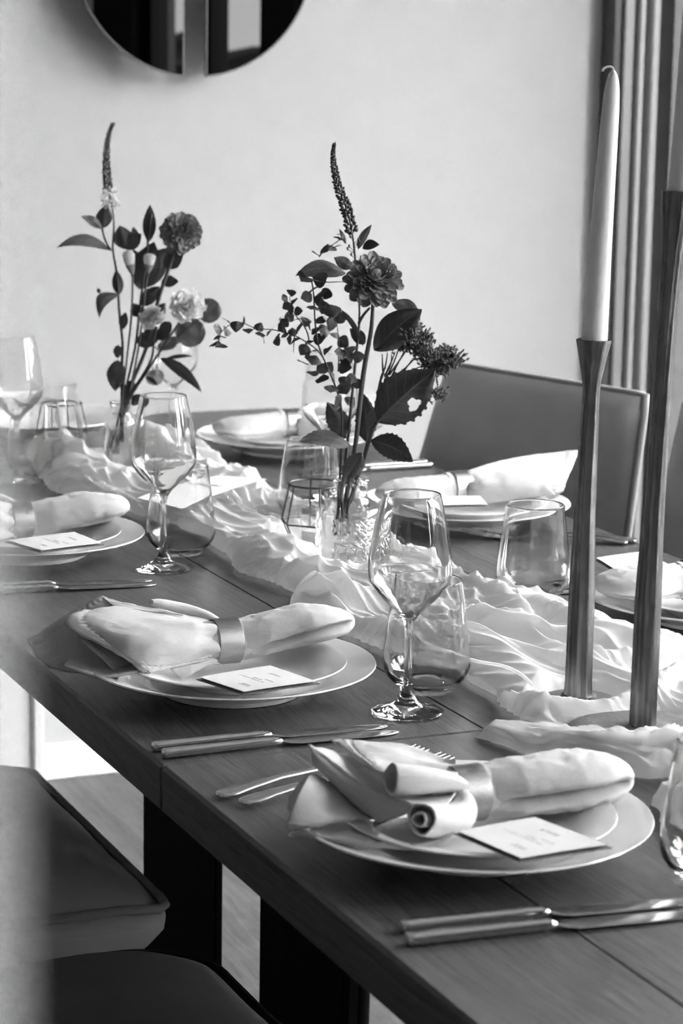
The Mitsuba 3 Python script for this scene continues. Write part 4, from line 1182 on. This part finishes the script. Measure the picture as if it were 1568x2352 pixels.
# ------------------------------------------------------------------ napkins: a folded bulb, a fan of hemmed layers, a metal ring
def bulb(O, sgn, L, hz, hy, zlift, crease, seed, n=96, ns=64):
    """The folded half of a rolled napkin, from the ring out along x (sgn gives the sense)."""
    rng = np.random.default_rng(seed)
    a = np.arange(n) * 2 * np.pi / n
    S = np.concatenate([np.linspace(-.08, .80, ns), .80 + .20 * np.sin(np.linspace(0, np.pi / 2, 18)[1:])])
    rings = []
    c0, c1, dep = crease
    for s in S:
        e = 1.0 if s < .72 else max(0.0, 1 - ((s - .72) / .28) ** 2) ** .5
        wz = np.interp(s, [-.08, .10, .27, .60, .85, 1], [.0192, .0192, hz[0], hz[1], hz[2], hz[2]]) * max(e, .02)
        wy = np.interp(s, [-.08, .10, .27, .60, .85, 1], [.0192, .0192, hy[0], hy[1], hy[2], hy[2]]) * max(e, .02)
        zc = zlift * sm(.02, .7, s)
        # the crease of the fold on the camera side, and a shallower one behind
        thc = math.pi * 1.5 + np.interp(s, [0, 1], [c0, c1])
        d = (a - thc + np.pi) % (2 * np.pi) - np.pi
        k_ = dep * sm(.04, .3, s) * (1 - sm(.86, .99, s))
        notch = k_ * np.exp(-(d / .17) ** 2)
        d2 = (a - (thc - 2.1) + np.pi) % (2 * np.pi) - np.pi
        notch2 = .22 * sm(.1, .4, s) * (1 - sm(.8, .97, s)) * np.exp(-(d2 / .12) ** 2)
        gath = .075 * np.exp(-max(s, 0) / .13) * np.cos(9 * a + 2.2 * np.sin(2 * a) + seed) * (1 - sm(-.02, -.06, s) * 0)
        gath = gath * sm(.09, .17, s)
        r = 1 - notch - notch2 + gath
        # angles: 0 = up, pi/2 = away, 3pi/2 = towards the camera
        y = wy * np.sin(a) * r
        z = wz * np.sign(np.cos(a)) * np.abs(np.cos(a)) ** .85 * r + zc
        rings.append(np.c_[np.full(n, sgn * s * L), y, z])
    m = loft(rings)
    v = np.array(m.vertices)
    w_ = sm(.012, .035, np.abs(v[:, 0]))
    v += w_[:, None] * .0035 * (meshkit.fbm(v * [40, 70, 70] + seed, 3, seed)[:, None] - .5) * [0, 1, 1]
    v += w_[:, None] * .0020 * (meshkit.fbm(v * [120, 160, 160] + seed, 2, seed + 3)[:, None] - .5) * [0, 1, 1]
    m.vertices = v + np.array(O)
    return m


def cloth_patch(O, ctrl, seed, N=56, K=64, th=.0016, hem=None, mirror=False, gather=0.0):
    c = table_pts((0, 0, 0), ctrl)
    if mirror:
        c = c * [-1, -1, 1]
    G = patch(c, N, K)
    G = G + gnormals(G) * (.0034 * (meshkit.fbm(G * 55 + seed, 3, seed) - .5) + .0009 * (meshkit.fbm(G * 170 + seed, 2, seed + 1) - .5))[..., None]
    t = np.full((N, K), th)
    u = np.linspace(0, 1, N)[:, None] * np.ones((1, K))
    v = np.ones((N, 1)) * np.linspace(0, 1, K)[None]
    if gather:      # folds that run out from the ring
        G = G + gnormals(G) * (gather * (np.exp(-u / .28) * np.sin(6.2832 * (2.7 * v + .35 * u) + seed) + .8 * np.exp(-((u - .45) / .3) ** 2) * np.sin(6.2832 * (1.15 * v - .5 * u) + 1.3 * seed)))[..., None]
    # sewn hems: the cloth is double there and puckered along the stitches
    for side in hem or ():
        q = {'u0': u, 'u1': 1 - u, 'v0': v, 'v1': 1 - v}[side]
        wq = .10 if side[0] == 'u' else .12
        t = t + .0016 * (1 - sm(wq * .85, wq, q))
        pk = np.cos(2 * np.pi * (v if side[0] == 'u' else u) * 15 + 3 * np.sin(5 * (u + v)))
        G = G + gnormals(G) * (.0006 * pk * np.exp(-((q - wq) / (wq * .45)) ** 2) - .0009 * np.exp(-((q - wq) / (.12 * wq)) ** 2))[..., None]
    return solid(G + np.array(O), t)


def open_tube(P, r, flat, N=44, K=56, spiral=.0):
    """A rolled edge of cloth: a hollow tube of sheet, open at its far end."""
    P = curve(P, N)
    t, A, B = frames(P)
    r = PchipInterpolator(np.linspace(0, 1, len(r)), r)(np.linspace(0, 1, N))
    a = np.linspace(0, 2 * np.pi * (1 + spiral), K)
    k = 1 - .30 * spiral * a / a[-1] if spiral else np.ones(K)
    wob = 1 + .07 * np.sin(3 * a + 1.0)[None] * np.linspace(0, 1, N)[:, None] + .05 * np.sin(5 * a + 2)[None] * np.linspace(1, .3, N)[:, None]
    G = P[:, None] + (r[:, None] * k[None] * wob)[..., None] * (np.cos(a)[None, :, None] * A[:, None] + flat * np.sin(a)[None, :, None] * B[:, None])
    return solid(G, .0017)


RING = lathe([(.0212, -.0120), (.0215, -.0121), (.0218, -.0119), (.0219, -.0110), (.0219, .0110), (.0218, .0119), (.0215, .0121), (.0212, .0120), (.0209, .0118), (.0208, .0110), (.0208, -.0110), (.0209, -.0118)], 96, closed=True)
RING.apply_transform(trimesh.transformations.rotation_matrix(math.pi / 2, [0, 1, 0]))
P_RING = mikit.ply(RING, 'm_ring', smooth=40)


TUBES = {'rolled_fold': ([.0060, .0092, .0120, .0140], .78, .0), 'front_curl': ([.0075, .0105, .0128, .0126, .0118], .92, .35), 'inner_curl': ([.0050, .0056, .0056], .85, .25)}


def napkin(s_, O, sgn, bargs, fan, mirror, label, rlabel, ring_turn=0.0, offset=.0):
    k = thing('napkin', label, 'napkin', 'napkins on the plates')
    O = np.array(O)
    b = bulb((0, 0, 0), sgn, *bargs)
    core = tube([(-.034 * sgn, 0, 0), (-.026 * sgn, 0, 0), (-.014 * sgn, 0, 0), (.0, 0, 0), (.02 * sgn, 0, 0)], [.0150, .0185, .0200, .0200, .0198], 72)
    cv_ = np.array(core.vertices)
    ca = np.arctan2(cv_[:, 2], cv_[:, 1])
    cv_[:, 1:] *= (1 - .05 * sm(.012, .030, -sgn * cv_[:, 0]) * (1 + np.cos(11 * ca + 2 * np.sin(2 * ca))))[:, None]
    core.vertices = cv_
    b.apply_transform(trimesh.transformations.rotation_matrix(math.radians(ring_turn), [0, 0, 1]))
    b.apply_translation(O)
    core.apply_translation(O)
    add(f'{k}__folded_end', b, 'm_napkin', True)
    add(f'{k}__rolled_middle', core, 'm_napkin', 60)
    hems = {'back_sheet': ('u0', 'v1'), 'top_sheet': ('u1', 'v1'), 'inner_sheet': ('u0', 'v0'), 'lower_sheet': ('u0',), 'second_sheet': ('u0',), 'left_cone': ('v1',), 'bottom_sheet': ('u0',), 'front_fold': ()}
    for i, (nm, ctrl) in enumerate(fan.items()):
        if nm in TUBES:
            r_, fl_, sp_ = TUBES[nm]
            add(f'{k}__{nm}', open_tube(table_pts((0, 0, 0), ctrl) + O, r_, fl_, spiral=sp_), 'm_napkin', True)
            continue
        if nm == 'rear_tip':
            P = table_pts((0, 0, 0), ctrl) * ([-1, -1, 1] if mirror else [1, 1, 1])
            add(f'{k}__{nm}', tube(P + O, [.0030, .0062, .0072, .0082, .0085, .0080, .0060], 16, n=40, flat=.75), 'm_napkin', True)
            continue
        add(f'{k}__{nm}', cloth_patch(O, ctrl, 3 * i + ord(s_), hem=hems.get(nm), mirror=mirror, gather=.0030 if nm == 'top_sheet' else 0.0), 'm_napkin', True)
    r = thing('napkin_ring', rlabel, 'napkin ring', 'napkin rings')
    addply(r, P_RING, T().translate((O).tolist()).rotate([0, 0, 1], ring_turn))


napkin('B', (0.7813, 2.052, 0.7924), 1, (.132, (.0200, .0185, .0150), (.028, .034, .030), .010, (-.50, .18, .42), 11), DATA['napkin_b'], False,
       'light linen napkin with stitched hems fanned left on the middle plates', 'brushed metal ring round the napkin on the middle plates')
napkin('A', (0.7847, 1.548, 0.7915), 1, (.142, (.0215, .0215, .0190), (.030, .037, .034), .001, (-.30, .05, .55), 23), DATA['napkin_a'], False,
       'light linen napkin with curled open folds on the nearest plates', 'brushed metal ring round the napkin on the nearest plates')
napkin('C', (.7690, 2.7060, .7890), 1, (.136, (.0205, .0195, .0165), (.028, .034, .030), .009, (-.9, -.7, .22), 31), DATA['napkin_b'], False,
       'light linen napkin on the third plates at the left edge', 'metal napkin ring at the left edge')
napkin('F', (1.3580, 2.7200, .7915), -1, (.118, (.0180, .0165, .0130), (.0210, .034, .030), -.002, (-.65, -.55, .40), 41), DATA['napkin_f'], False,
       'light linen napkin opening to the right before the grey chair', 'shiny napkin ring behind the sharp wine glass')
napkin('E', (1.3610, 3.3000, .7905), -1, (.125, (.0180, .0170, .0130), (.0215, .036, .034), -.003, (-.70, -.60, .30), 53), DATA['napkin_f'], False,
       'light linen napkin on the farthest plates at the back', 'metal napkin ring farthest back, left of the flower stems')
napkin('G', (1.3470, 2.1350, .7932), -1, (.116, (.0175, .0165, .0130), (.0220, .040, .036), .000, (-.75, -.62, .45), 61), DATA['napkin_f'], False,
       'light linen napkin at the right edge behind the taller candlestick', 'metal napkin ring on the plates at the right edge')


# ------------------------------------------------------------------ flowers
def leafmesh(base, tip, w, arch=.05, roll=.2, serr=False, nu=22, nv=11, seed=0, view=None, hole=None, fold=.16, shape=.85):
    """A leaf blade from base to tip: width w, arched, folded at the midrib; uv along and across."""
    base, tip = np.array(base, float), np.array(tip, float)
    d = tip - base
    L = np.linalg.norm(d)
    d = d / L
    face = -FWD if view is None else np.array(view, float)
    nrm = face - d * (face @ d)
    nrm /= np.linalg.norm(nrm)
    side = np.cross(d, nrm)
    c, s = math.cos(roll), math.sin(roll)
    nrm, side = nrm * c + side * s, side * c - nrm * s
    u, v = np.meshgrid(np.linspace(0, 1, nu), np.linspace(-1, 1, nv), indexing='ij')
    prof = np.sin(np.pi * np.clip(u, 0, 1) ** abs(shape)) ** .85
    if shape < 0:                       # a disc-shaped blade
        prof = np.sqrt(np.clip(1 - (2 * u - 1) ** 2, 0, 1))
    prof = np.maximum(prof, .015)
    if serr:
        prof = prof * (1 + .10 * (np.abs((u * 9) % 1 - .2) < .2) * np.abs(v) ** 2 * (u > .12) * (u < .96))
    x = u * L
    y = v * prof * w / 2
    up = E3 - d * (E3 @ d)
    if np.linalg.norm(up) > .2:
        up /= np.linalg.norm(up)
    else:
        up = nrm
    z = -fold * np.abs(y) * (1 - .3 * u) + .004 * (meshkit.noise(np.stack([u * 4 + seed, v * 1.6, u * 0], -1), seed) - .5) * (w / .04)
    P = base + x[..., None] * d + y[..., None] * side + z[..., None] * nrm + (arch * L * 4 * u * (1 - u) * .6)[..., None] * up
    m, uv = gridmesh(P, True)
    if hole is not None:
        cen = uv[m.faces].mean(1)
        ang = np.arctan2((cen[:, 1] - hole[1]) / hole[3], (cen[:, 0] - hole[0]) / hole[2])
        rr = np.hypot((cen[:, 0] - hole[0]) / hole[2], (cen[:, 1] - hole[1]) / hole[3])
        keep = rr > 1 + .18 * np.sin(3 * ang) + .1 * np.sin(5 * ang)
        m = trimesh.Trimesh(m.vertices, m.faces[keep], process=False)
    return m, uv


def add_leaf(k, mesh_uv, mat):
    m, uv = mesh_uv
    return add(k, m, mat, True, uv)


def petal(L, w, cup, curl, nu=15, nv=9):
    """A spoon-shaped petal: narrow at the base, broad and rounded at the tip, hollow along its middle."""
    u, v = np.meshgrid(np.linspace(0, 1, nu) ** .85, np.linspace(-1, 1, nv), indexing='ij')
    prof = np.interp(u, [0, .25, .55, .75, 1], [.34, .62, .95, 1.0, 1.0]) * np.sqrt(np.clip(1 - (np.clip(u - .68, 0, 1) / .325) ** 2.2, 0.004, 1))
    y = v * prof * w / 2
    z = cup * w * (v ** 2) * (1.15 - .55 * u) + curl * L * u ** 2.5 - .10 * L * np.sin(np.pi * u ** .9)
    return np.stack([u * L, y, z], -1)


def dahlia(name, O, axis, R, label, npet, stem, mat, ball=0.0, seed=1, inner=.32):
    k = thing(name, label, 'flower')
    axis = np.array(axis, float)
    axis /= np.linalg.norm(axis)
    a0 = np.cross(axis, [0, 0, 1.0])
    a0 /= np.linalg.norm(a0)
    b0 = np.cross(axis, a0)
    O = np.array(O)
    rng = np.random.default_rng(seed)
    G = petal(1, .46, .24, .06)
    pm, puv = gridmesh(G, True)
    pd = mikit.ply(pm, mat, smooth=True, uv=puv)
    for i in range(npet):
        f = (i + .5) / npet
        th = i * 2.39996 + .12 * rng.standard_normal()
        phi = math.radians(20 + (106 + 14 * ball) * f ** .78) + .05 * rng.standard_normal()
        Lp = R * (inner + (1.02 - inner) * f ** .55) * (1 + .05 * rng.standard_normal())
        rad = math.cos(th) * a0 + math.sin(th) * b0
        d = math.cos(phi) * axis + math.sin(phi) * rad
        start = O + axis * (R * .10) + d * (R * .05)
        Lp = Lp * (.98 if f > .5 else .86)
        nrm = math.sin(phi) * axis - math.cos(phi) * rad       # inner face of the petal
        sid = np.cross(nrm, d)
        tw = .09 * rng.standard_normal()
        nrm, sid = nrm * math.cos(tw) + sid * math.sin(tw), sid * math.cos(tw) - nrm * math.sin(tw)
        wid = .95 if f < .3 else .92
        Mx = np.eye(4)
        Mx[:3, 0], Mx[:3, 1], Mx[:3, 2], Mx[:3, 3] = d * Lp, sid * Lp * wid, nrm * Lp, start
        addply(f'{k}__bloom__petal', pd, T(Mx))
    core = trimesh.creation.icosphere(4, R * (.23 - .09 * ball))
    v = np.array(core.vertices)
    core.vertices = v * (1 + .16 * (meshkit.noise(v / R * 22, seed)[:, None] - .5)) + O + axis * R * .24
    add(f'{k}__bloom', core, mat if not ball else 'm_stem_dark', True)
    P = np.array(stem)
    P = np.vstack([O - axis * R * .25, P[1:]])
    add(f'{k}__stem', tube(P, [.0020, .0026, .0029, .0029, .0028, .0026, .0022], 10, n=60), 'm_stem', True)
    cal = lathe(smoothprof([(0, -.009), (.004, -.008), (.009, -.003), (.010, .001)], 14), 20)
    R4 = np.eye(4)
    R4[:3, 0], R4[:3, 1], R4[:3, 2], R4[:3, 3] = a0, b0, axis, O - axis * R * .02
    cal.apply_transform(R4)
    add(f'{k}__calyx', cal, 'm_stem', True)
    return k


def spike(k, P, r0, r1, frac, seed, open_frac=0.0):
    """A slender flower spike: a stalk set with hundreds of tiny buds (not countable: one part each)."""
    P = curve(P, 400)
    n = int(400 * frac)
    t, A, B = frames(P[:n])
    rng = np.random.default_rng(seed)
    bud = trimesh.creation.icosphere(1, 1.0)
    buds, flor = [], []
    d = np.concatenate([[0], np.cumsum(np.linalg.norm(np.diff(P[:n], axis=0), axis=1))])
    s, i = 0.0, 0
    while s < d[-1]:
        f = s / d[-1]
        q = min(int(np.searchsorted(d, s)), n - 1)
        rr = r0 + (r1 - r0) * f ** .8
        th = i * 2.39996
        o = math.cos(th) * A[q] + math.sin(th) * B[q]
        sz = .0009 + .0011 * f
        if f > 1 - open_frac:
            c0 = P[q] + o * rr * (1.1 + .9 * rng.random())
            for w_ in range(5):
                e = rng.standard_normal(3)
                e /= np.linalg.norm(e)
                bb = bud.copy()
                bb.apply_scale([.0022, .0008, .0008])
                bb.apply_transform(trimesh.geometry.align_vectors([1, 0, 0], e))
                bb.apply_translation(c0 + e * .0016)
                flor.append(bb)
            buds.append(tube([P[q], c0], .00035, 4))
        else:
            bb = bud.copy()
            bb.apply_scale([sz, sz, sz * 1.5])
            bb.apply_transform(trimesh.geometry.align_vectors([0, 0, 1], (o * .8 - t[q] * .6)))
            bb.apply_translation(P[q] + o * rr * (1 + .12 * rng.standard_normal()))
            buds.append(bb)
        s += .00042 + .00030 * f * (1.5 if f > .8 else 1)
        i += 1
    key = add(f'{k}__bud', cat(buds), 'm_spike', True)
    labels[key] = {'kind': 'stuff', 'label': 'tiny dark buds'}
    if flor:
        key = add(f'{k}__floret', cat(flor), 'm_floret', True)
        labels[key] = {'kind': 'stuff', 'label': 'tiny open white florets'}
    return P


D2 = lambda n: cluster_pts(O2, DATA[n])
D1 = lambda n: cluster_pts(O1, DATA[n])

# --- the bouquet in the cut-glass vase
ax2 = -FWD * .80 + E3 * .52 + E1 * .20
dahlia('dahlia', cluster_pts(O2, DATA['a2_dahlia']), ax2, .0345, 'sharp dark dahlia bloom facing the camera in the cut-glass vase', 140, D2('a2_dahlia_stem'), 'm_petal', 0, 4)
big = [leafmesh(cluster_pts(O2, b), cluster_pts(O2, t), w * 1e-4, a, r, bool(se), (90 if i == 1 else 48) if se else 26, (45 if i == 1 else 21) if se else 13, 7 * i, None, (.50, .765, .085, .12) if i == 1 else None) for i, (b, t, w, a, r, se, _) in enumerate(DATA['a2_leaves'])]
k = 'dahlia'
for i in (7, 8, 9, 12, 13, 14):
    add_leaf(f'{k}__leaf', big[i], 'm_leaf_plain' if i != 8 else 'm_leaf')
k = thing('leafy_dahlia_stem', 'dark stem with big serrated leaves, one with a hole, in the cut-glass vase', 'foliage')
add(f'{k}__stem', tube(D2('a2_leaf_stem'), [.0012, .0014, .0018, .0023, .0026, .0026, .0024], 9, n=70), 'm_stem', True)
add(f'{k}__side_shoot', tube(D2('a2_side_shoot'), [.0019, .0017, .0013], 8, n=20), 'm_stem', True)
for i in (0, 1, 2, 3, 4, 5, 6):
    add_leaf(f'{k}__leaf', big[i], 'm_leaf')
k = thing('flower_spike', 'tall slender dark flower spike above the sharp dahlia', 'flower')
P = spike(k, D2('a2_spike_stem'), .0012, .0062, .29, 5, .0)
add(f'{k}__stem', tube(P[4::4], np.linspace(.0007, .0021, len(P[4::4])), 8), 'm_stem', True)
rng = np.random.default_rng(12)
ms = []
for q in range(16):
    i = 108 + 3 * q
    a = rng.random() * 6.28
    o = math.cos(a) * E1 + math.sin(a) * E2
    e = P[i] + o * (.005 + .003 * rng.random()) - E3 * .001
    ms.append(tube([P[i + 6], (P[i + 6] + e) / 2 - E3 * .001, e], .00035, 5, n=8))
    b = trimesh.creation.icosphere(1, 1)
    b.apply_scale([.0012, .0012, .0021])
    b.apply_translation(e)
    ms.append(b)
key = add(f'{k}__loose_bud', cat(ms), 'm_spike', True)
labels[key] = {'kind': 'stuff', 'label': 'loose buds on short stalks'}
for i in (10, 11, 15):
    add_leaf(f'{k}__leaf', big[i], 'm_leaf_plain')
k = thing('eucalyptus_branch', 'eucalyptus branch with small round leaves reaching left from the cut-glass vase', 'foliage')
for i, q in enumerate(DATA['a2_euc_twigs']):
    p = cluster_pts(O2, q)
    add(f'{k}__twig', tube(p, [.0019, .0012, .0008] if i == 0 else [.0009, .0006, .0004], 7, n=max(12, 8 * len(p))), 'm_stem_dark', True)
rng = np.random.default_rng(21)
EU = []
for q in range(4):
    m, uv = leafmesh((0, 0, 0), (1, 0, 0), 1.05, .02 * q, .0, False, 12, 9, q, (0, 0, 1), None, .10 + .12 * q, .72)
    EU.append(mikit.ply(m, 'm_leaf_grey' if q % 2 else 'm_leaf_plain', smooth=True, uv=uv))
tw = np.concatenate([curve(cluster_pts(O2, q), 40) for q in DATA['a2_euc_twigs']])
for i, (c, s_) in enumerate(DATA['a2_euc_leaves']):
    c = cluster_pts(O2, c)
    near = tw[np.argmin(np.linalg.norm(tw - c, axis=1))]
    d = c - near + .004 * rng.standard_normal(3)
    d = d / (np.linalg.norm(d) + 1e-9)
    nrm = -FWD + .38 * rng.standard_normal(3) + E3 * .25
    nrm = nrm - d * (nrm @ d)
    nrm /= np.linalg.norm(nrm)
    s = s_ * 1e-4 * 1.98
    Mx = np.eye(4)
    Mx[:3, 0], Mx[:3, 1], Mx[:3, 2], Mx[:3, 3] = d * s, np.cross(nrm, d) * s, nrm * s, c - d * s * .5
    addply(f'{k}__leaf', EU[i % 4], T(Mx))
k = thing('sedum_flower', 'dark flat-topped sedum flower head at the right of the cut-glass bouquet', 'flower')
for q in DATA['a2_sedum_stems']:
    add(f'{k}__stem', tube(cluster_pts(O2, q), .0016, 8, n=50), 'm_stem_dark', True)
key = add(f'{k}__forked_stalk', cat([tube(cluster_pts(O2, q), [.0012, .0009, .0006], 6, n=14) for q in DATA['a2_sedum_forks']]), 'm_stem_dark', True)
labels[key] = {'kind': 'stuff', 'label': 'many thin forking stalks'}
rng = np.random.default_rng(31)
ms = []
bud = trimesh.creation.icosphere(1, 1)
for c in DATA['a2_sedum_heads']:
    c = cluster_pts(O2, c)
    for q in range(60):
        e = rng.standard_normal(3) * [.0058, .0058, .0045]
        dd = np.array([e[0] * .6, e[1] * .6, .006]) + .002 * rng.standard_normal(3)
        b = bud.copy()
        b.apply_scale([.0012, .0012, .0026])
        b.apply_transform(trimesh.geometry.align_vectors([0, 0, 1], dd))
        b.apply_translation(c + e)
        ms.append(b)
        ms.append(tube([c - E3 * .006, c + e], .00030, 4))
key = add(f'{k}__floret', cat(ms), 'm_sedum', True)
labels[key] = {'kind': 'stuff', 'label': 'dense tiny florets'}

# --- the blurred bouquet in the ribbed bottle
dahlia('dahlia', cluster_pts(O1, DATA['a1_dahlia']), -FWD * .9 + E3 * .22 + E1 * .12, .0330, 'blurred dark round dahlia bloom in the left bouquet', 170, D1('a1_dahlia_stem'), 'm_petal', 1, 8, .22)
LL = [leafmesh(cluster_pts(O1, b), cluster_pts(O1, t), w * 1e-4, a, r, bool(se), 22, 11, 5 * i) for i, (b, t, w, a, r, se, _) in enumerate(DATA['a1_leaves'])]
k = thing('flower_spike', 'tall slender dark flower spike with white florets at its foot in the left bouquet', 'flower')
P = spike(k, D1('a1_spike_stem'), .0016, .0062, .315, 6, .24)
add(f'{k}__stem', tube(P[4::4], np.linspace(.0007, .0024, len(P[4::4])), 8), 'm_stem_dark', True)
for i in (0, 1, 2, 3, 4, 5, 18):
    add_leaf(f'{k}__leaf', LL[i], 'm_leaf_plain')
add(f'{k}__side_shoot', tube(cluster_pts(O1, DATA['a1_stems'][0]), .0015, 7, n=24), 'm_stem_dark', True)
k = thing('leafy_branch', 'dark pointed leaves behind the blurred dahlia in the left bouquet', 'foliage')
add(f'{k}__stem', tube(cluster_pts(O1, DATA['a1_stems'][5]), .0018, 8, n=60), 'm_stem_dark', True)
for i in (6, 7, 8, 9, 10, 11, 12, 13, 14, 15, 16, 17, 19, 20, 21, 22, 23, 24, 25, 26):
    if i < len(LL):
        add_leaf(f'{k}__leaf', LL[i], 'm_leaf_plain')
for n_, (q, st, lb) in enumerate(((DATA['a1_buds'][0], 1, 'closed pale flower bud, left one of the two in the left bouquet'), (DATA['a1_buds'][1], 2, 'closed pale flower bud, right one of the two in the left bouquet'))):
    k = thing('flower_bud', lb, 'flower bud')
    p = curve(cluster_pts(O1, q), 30)
    add(f'{k}__bud', tube(p, np.interp(np.linspace(0, 1, 30), [0, .06, .2, .45, .8, 1], [.001, .0060, .0088, .0080, .0050, .0020]), 14), 'm_petal_pale', True)
    add(f'{k}__calyx', tube(p[18:], np.interp(np.linspace(0, 1, 12), [0, .1, .6, 1], [.0068, .0068, .0048, .0024]), 12), 'm_leaf_pale', True)
    add(f'{k}__stem', tube(cluster_pts(O1, DATA['a1_stems'][st]), .0015, 8, n=50), 'm_stem', True)


def ruffled(k, O, R, axis, seed, n=26):
    rng = np.random.default_rng(seed)
    axis = axis / np.linalg.norm(axis)
    a0 = np.cross(axis, [0, 0, 1.0])
    a0 /= np.linalg.norm(a0)
    b0 = np.cross(axis, a0)
    for i in range(n):
        f = (i + .5) / n
        th = i * 2.39996
        phi = math.radians(8 + 82 * f)
        rad = math.cos(th) * a0 + math.sin(th) * b0
        d = math.cos(phi) * axis + math.sin(phi) * rad
        nrm = math.sin(phi) * axis - math.cos(phi) * rad
        sid = np.cross(nrm, d)
        L = R * (.55 + .5 * f)
        u, v = np.meshgrid(np.linspace(0, 1, 12), np.linspace(-1, 1, 17), indexing='ij')
        y = v * (.12 + .55 * u ** .8) * L * .9
        x = L * u * (1 - .18 * v ** 2) * (1 + .04 * np.sin(9 * v + i))
        z = .05 * L * u ** 2 * np.sin(6.5 * v + 1.7 * i + rng.random()) * 1.6 + .30 * L * v ** 2 * u + .08 * L * u ** 3
        G = O - axis * R * .25 + x[..., None] * d + y[..., None] * sid + z[..., None] * nrm
        m, uv = gridmesh(G, True)
        add(f'{k}__petal', m, 'm_petal_pale', True, uv)


for n_, (lb, ax) in enumerate((('larger pale ruffled carnation at the right of the left bouquet', -FWD + .5 * E3 + .25 * E1), ('smaller pale ruffled carnation in the middle of the left bouquet', -FWD * .8 + .7 * E3 - .3 * E1))):
    k = thing('carnation', lb, 'flower')
    c, r = DATA['a1_carnations'][n_]
    ruffled(k, cluster_pts(O1, c), r * 1.02e-4, ax, 40 + n_, 26 if n_ == 0 else 20)
    add(f'{k}__stem', tube(cluster_pts(O1, DATA['a1_stems'][3 + n_]), .0016, 8, n=50), 'm_stem_dark', True)
k = thing('round_leaf_branch', 'branch with large round grey leaves at the right of the left bouquet', 'foliage')
rng = np.random.default_rng(77)
hub = cluster_pts(O1, DATA['a1_stems'][3][1])
for i, (c, r) in enumerate(DATA['a1_round_leaves']):
    c = cluster_pts(O1, c)
    r = r * 1e-4
    d = c - hub
    d /= np.linalg.norm(d)
    m, uv = leafmesh(c - d * r, c + d * r, 2.05 * r, .03, .25 * rng.standard_normal(), False, 18, 13, i, -FWD + .25 * rng.standard_normal(3), None, .06, -1)
    add(f'{k}__leaf', m, 'm_leaf_pale' if i in (2, 3) else 'm_leaf_grey', True, uv)
    add(f'{k}__twig', tube([hub, (hub + c) / 2, c - d * r], .0009, 6, n=12), 'm_stem_dark', True)
k = thing('leaf_tip', 'dark leaf tip at the right picture edge beside the taller candlestick', 'foliage')
add_leaf(k, leafmesh((1.640, 2.560, .835), (1.612, 2.585, .818), .016, .05, .2, False), 'm_leaf_plain')
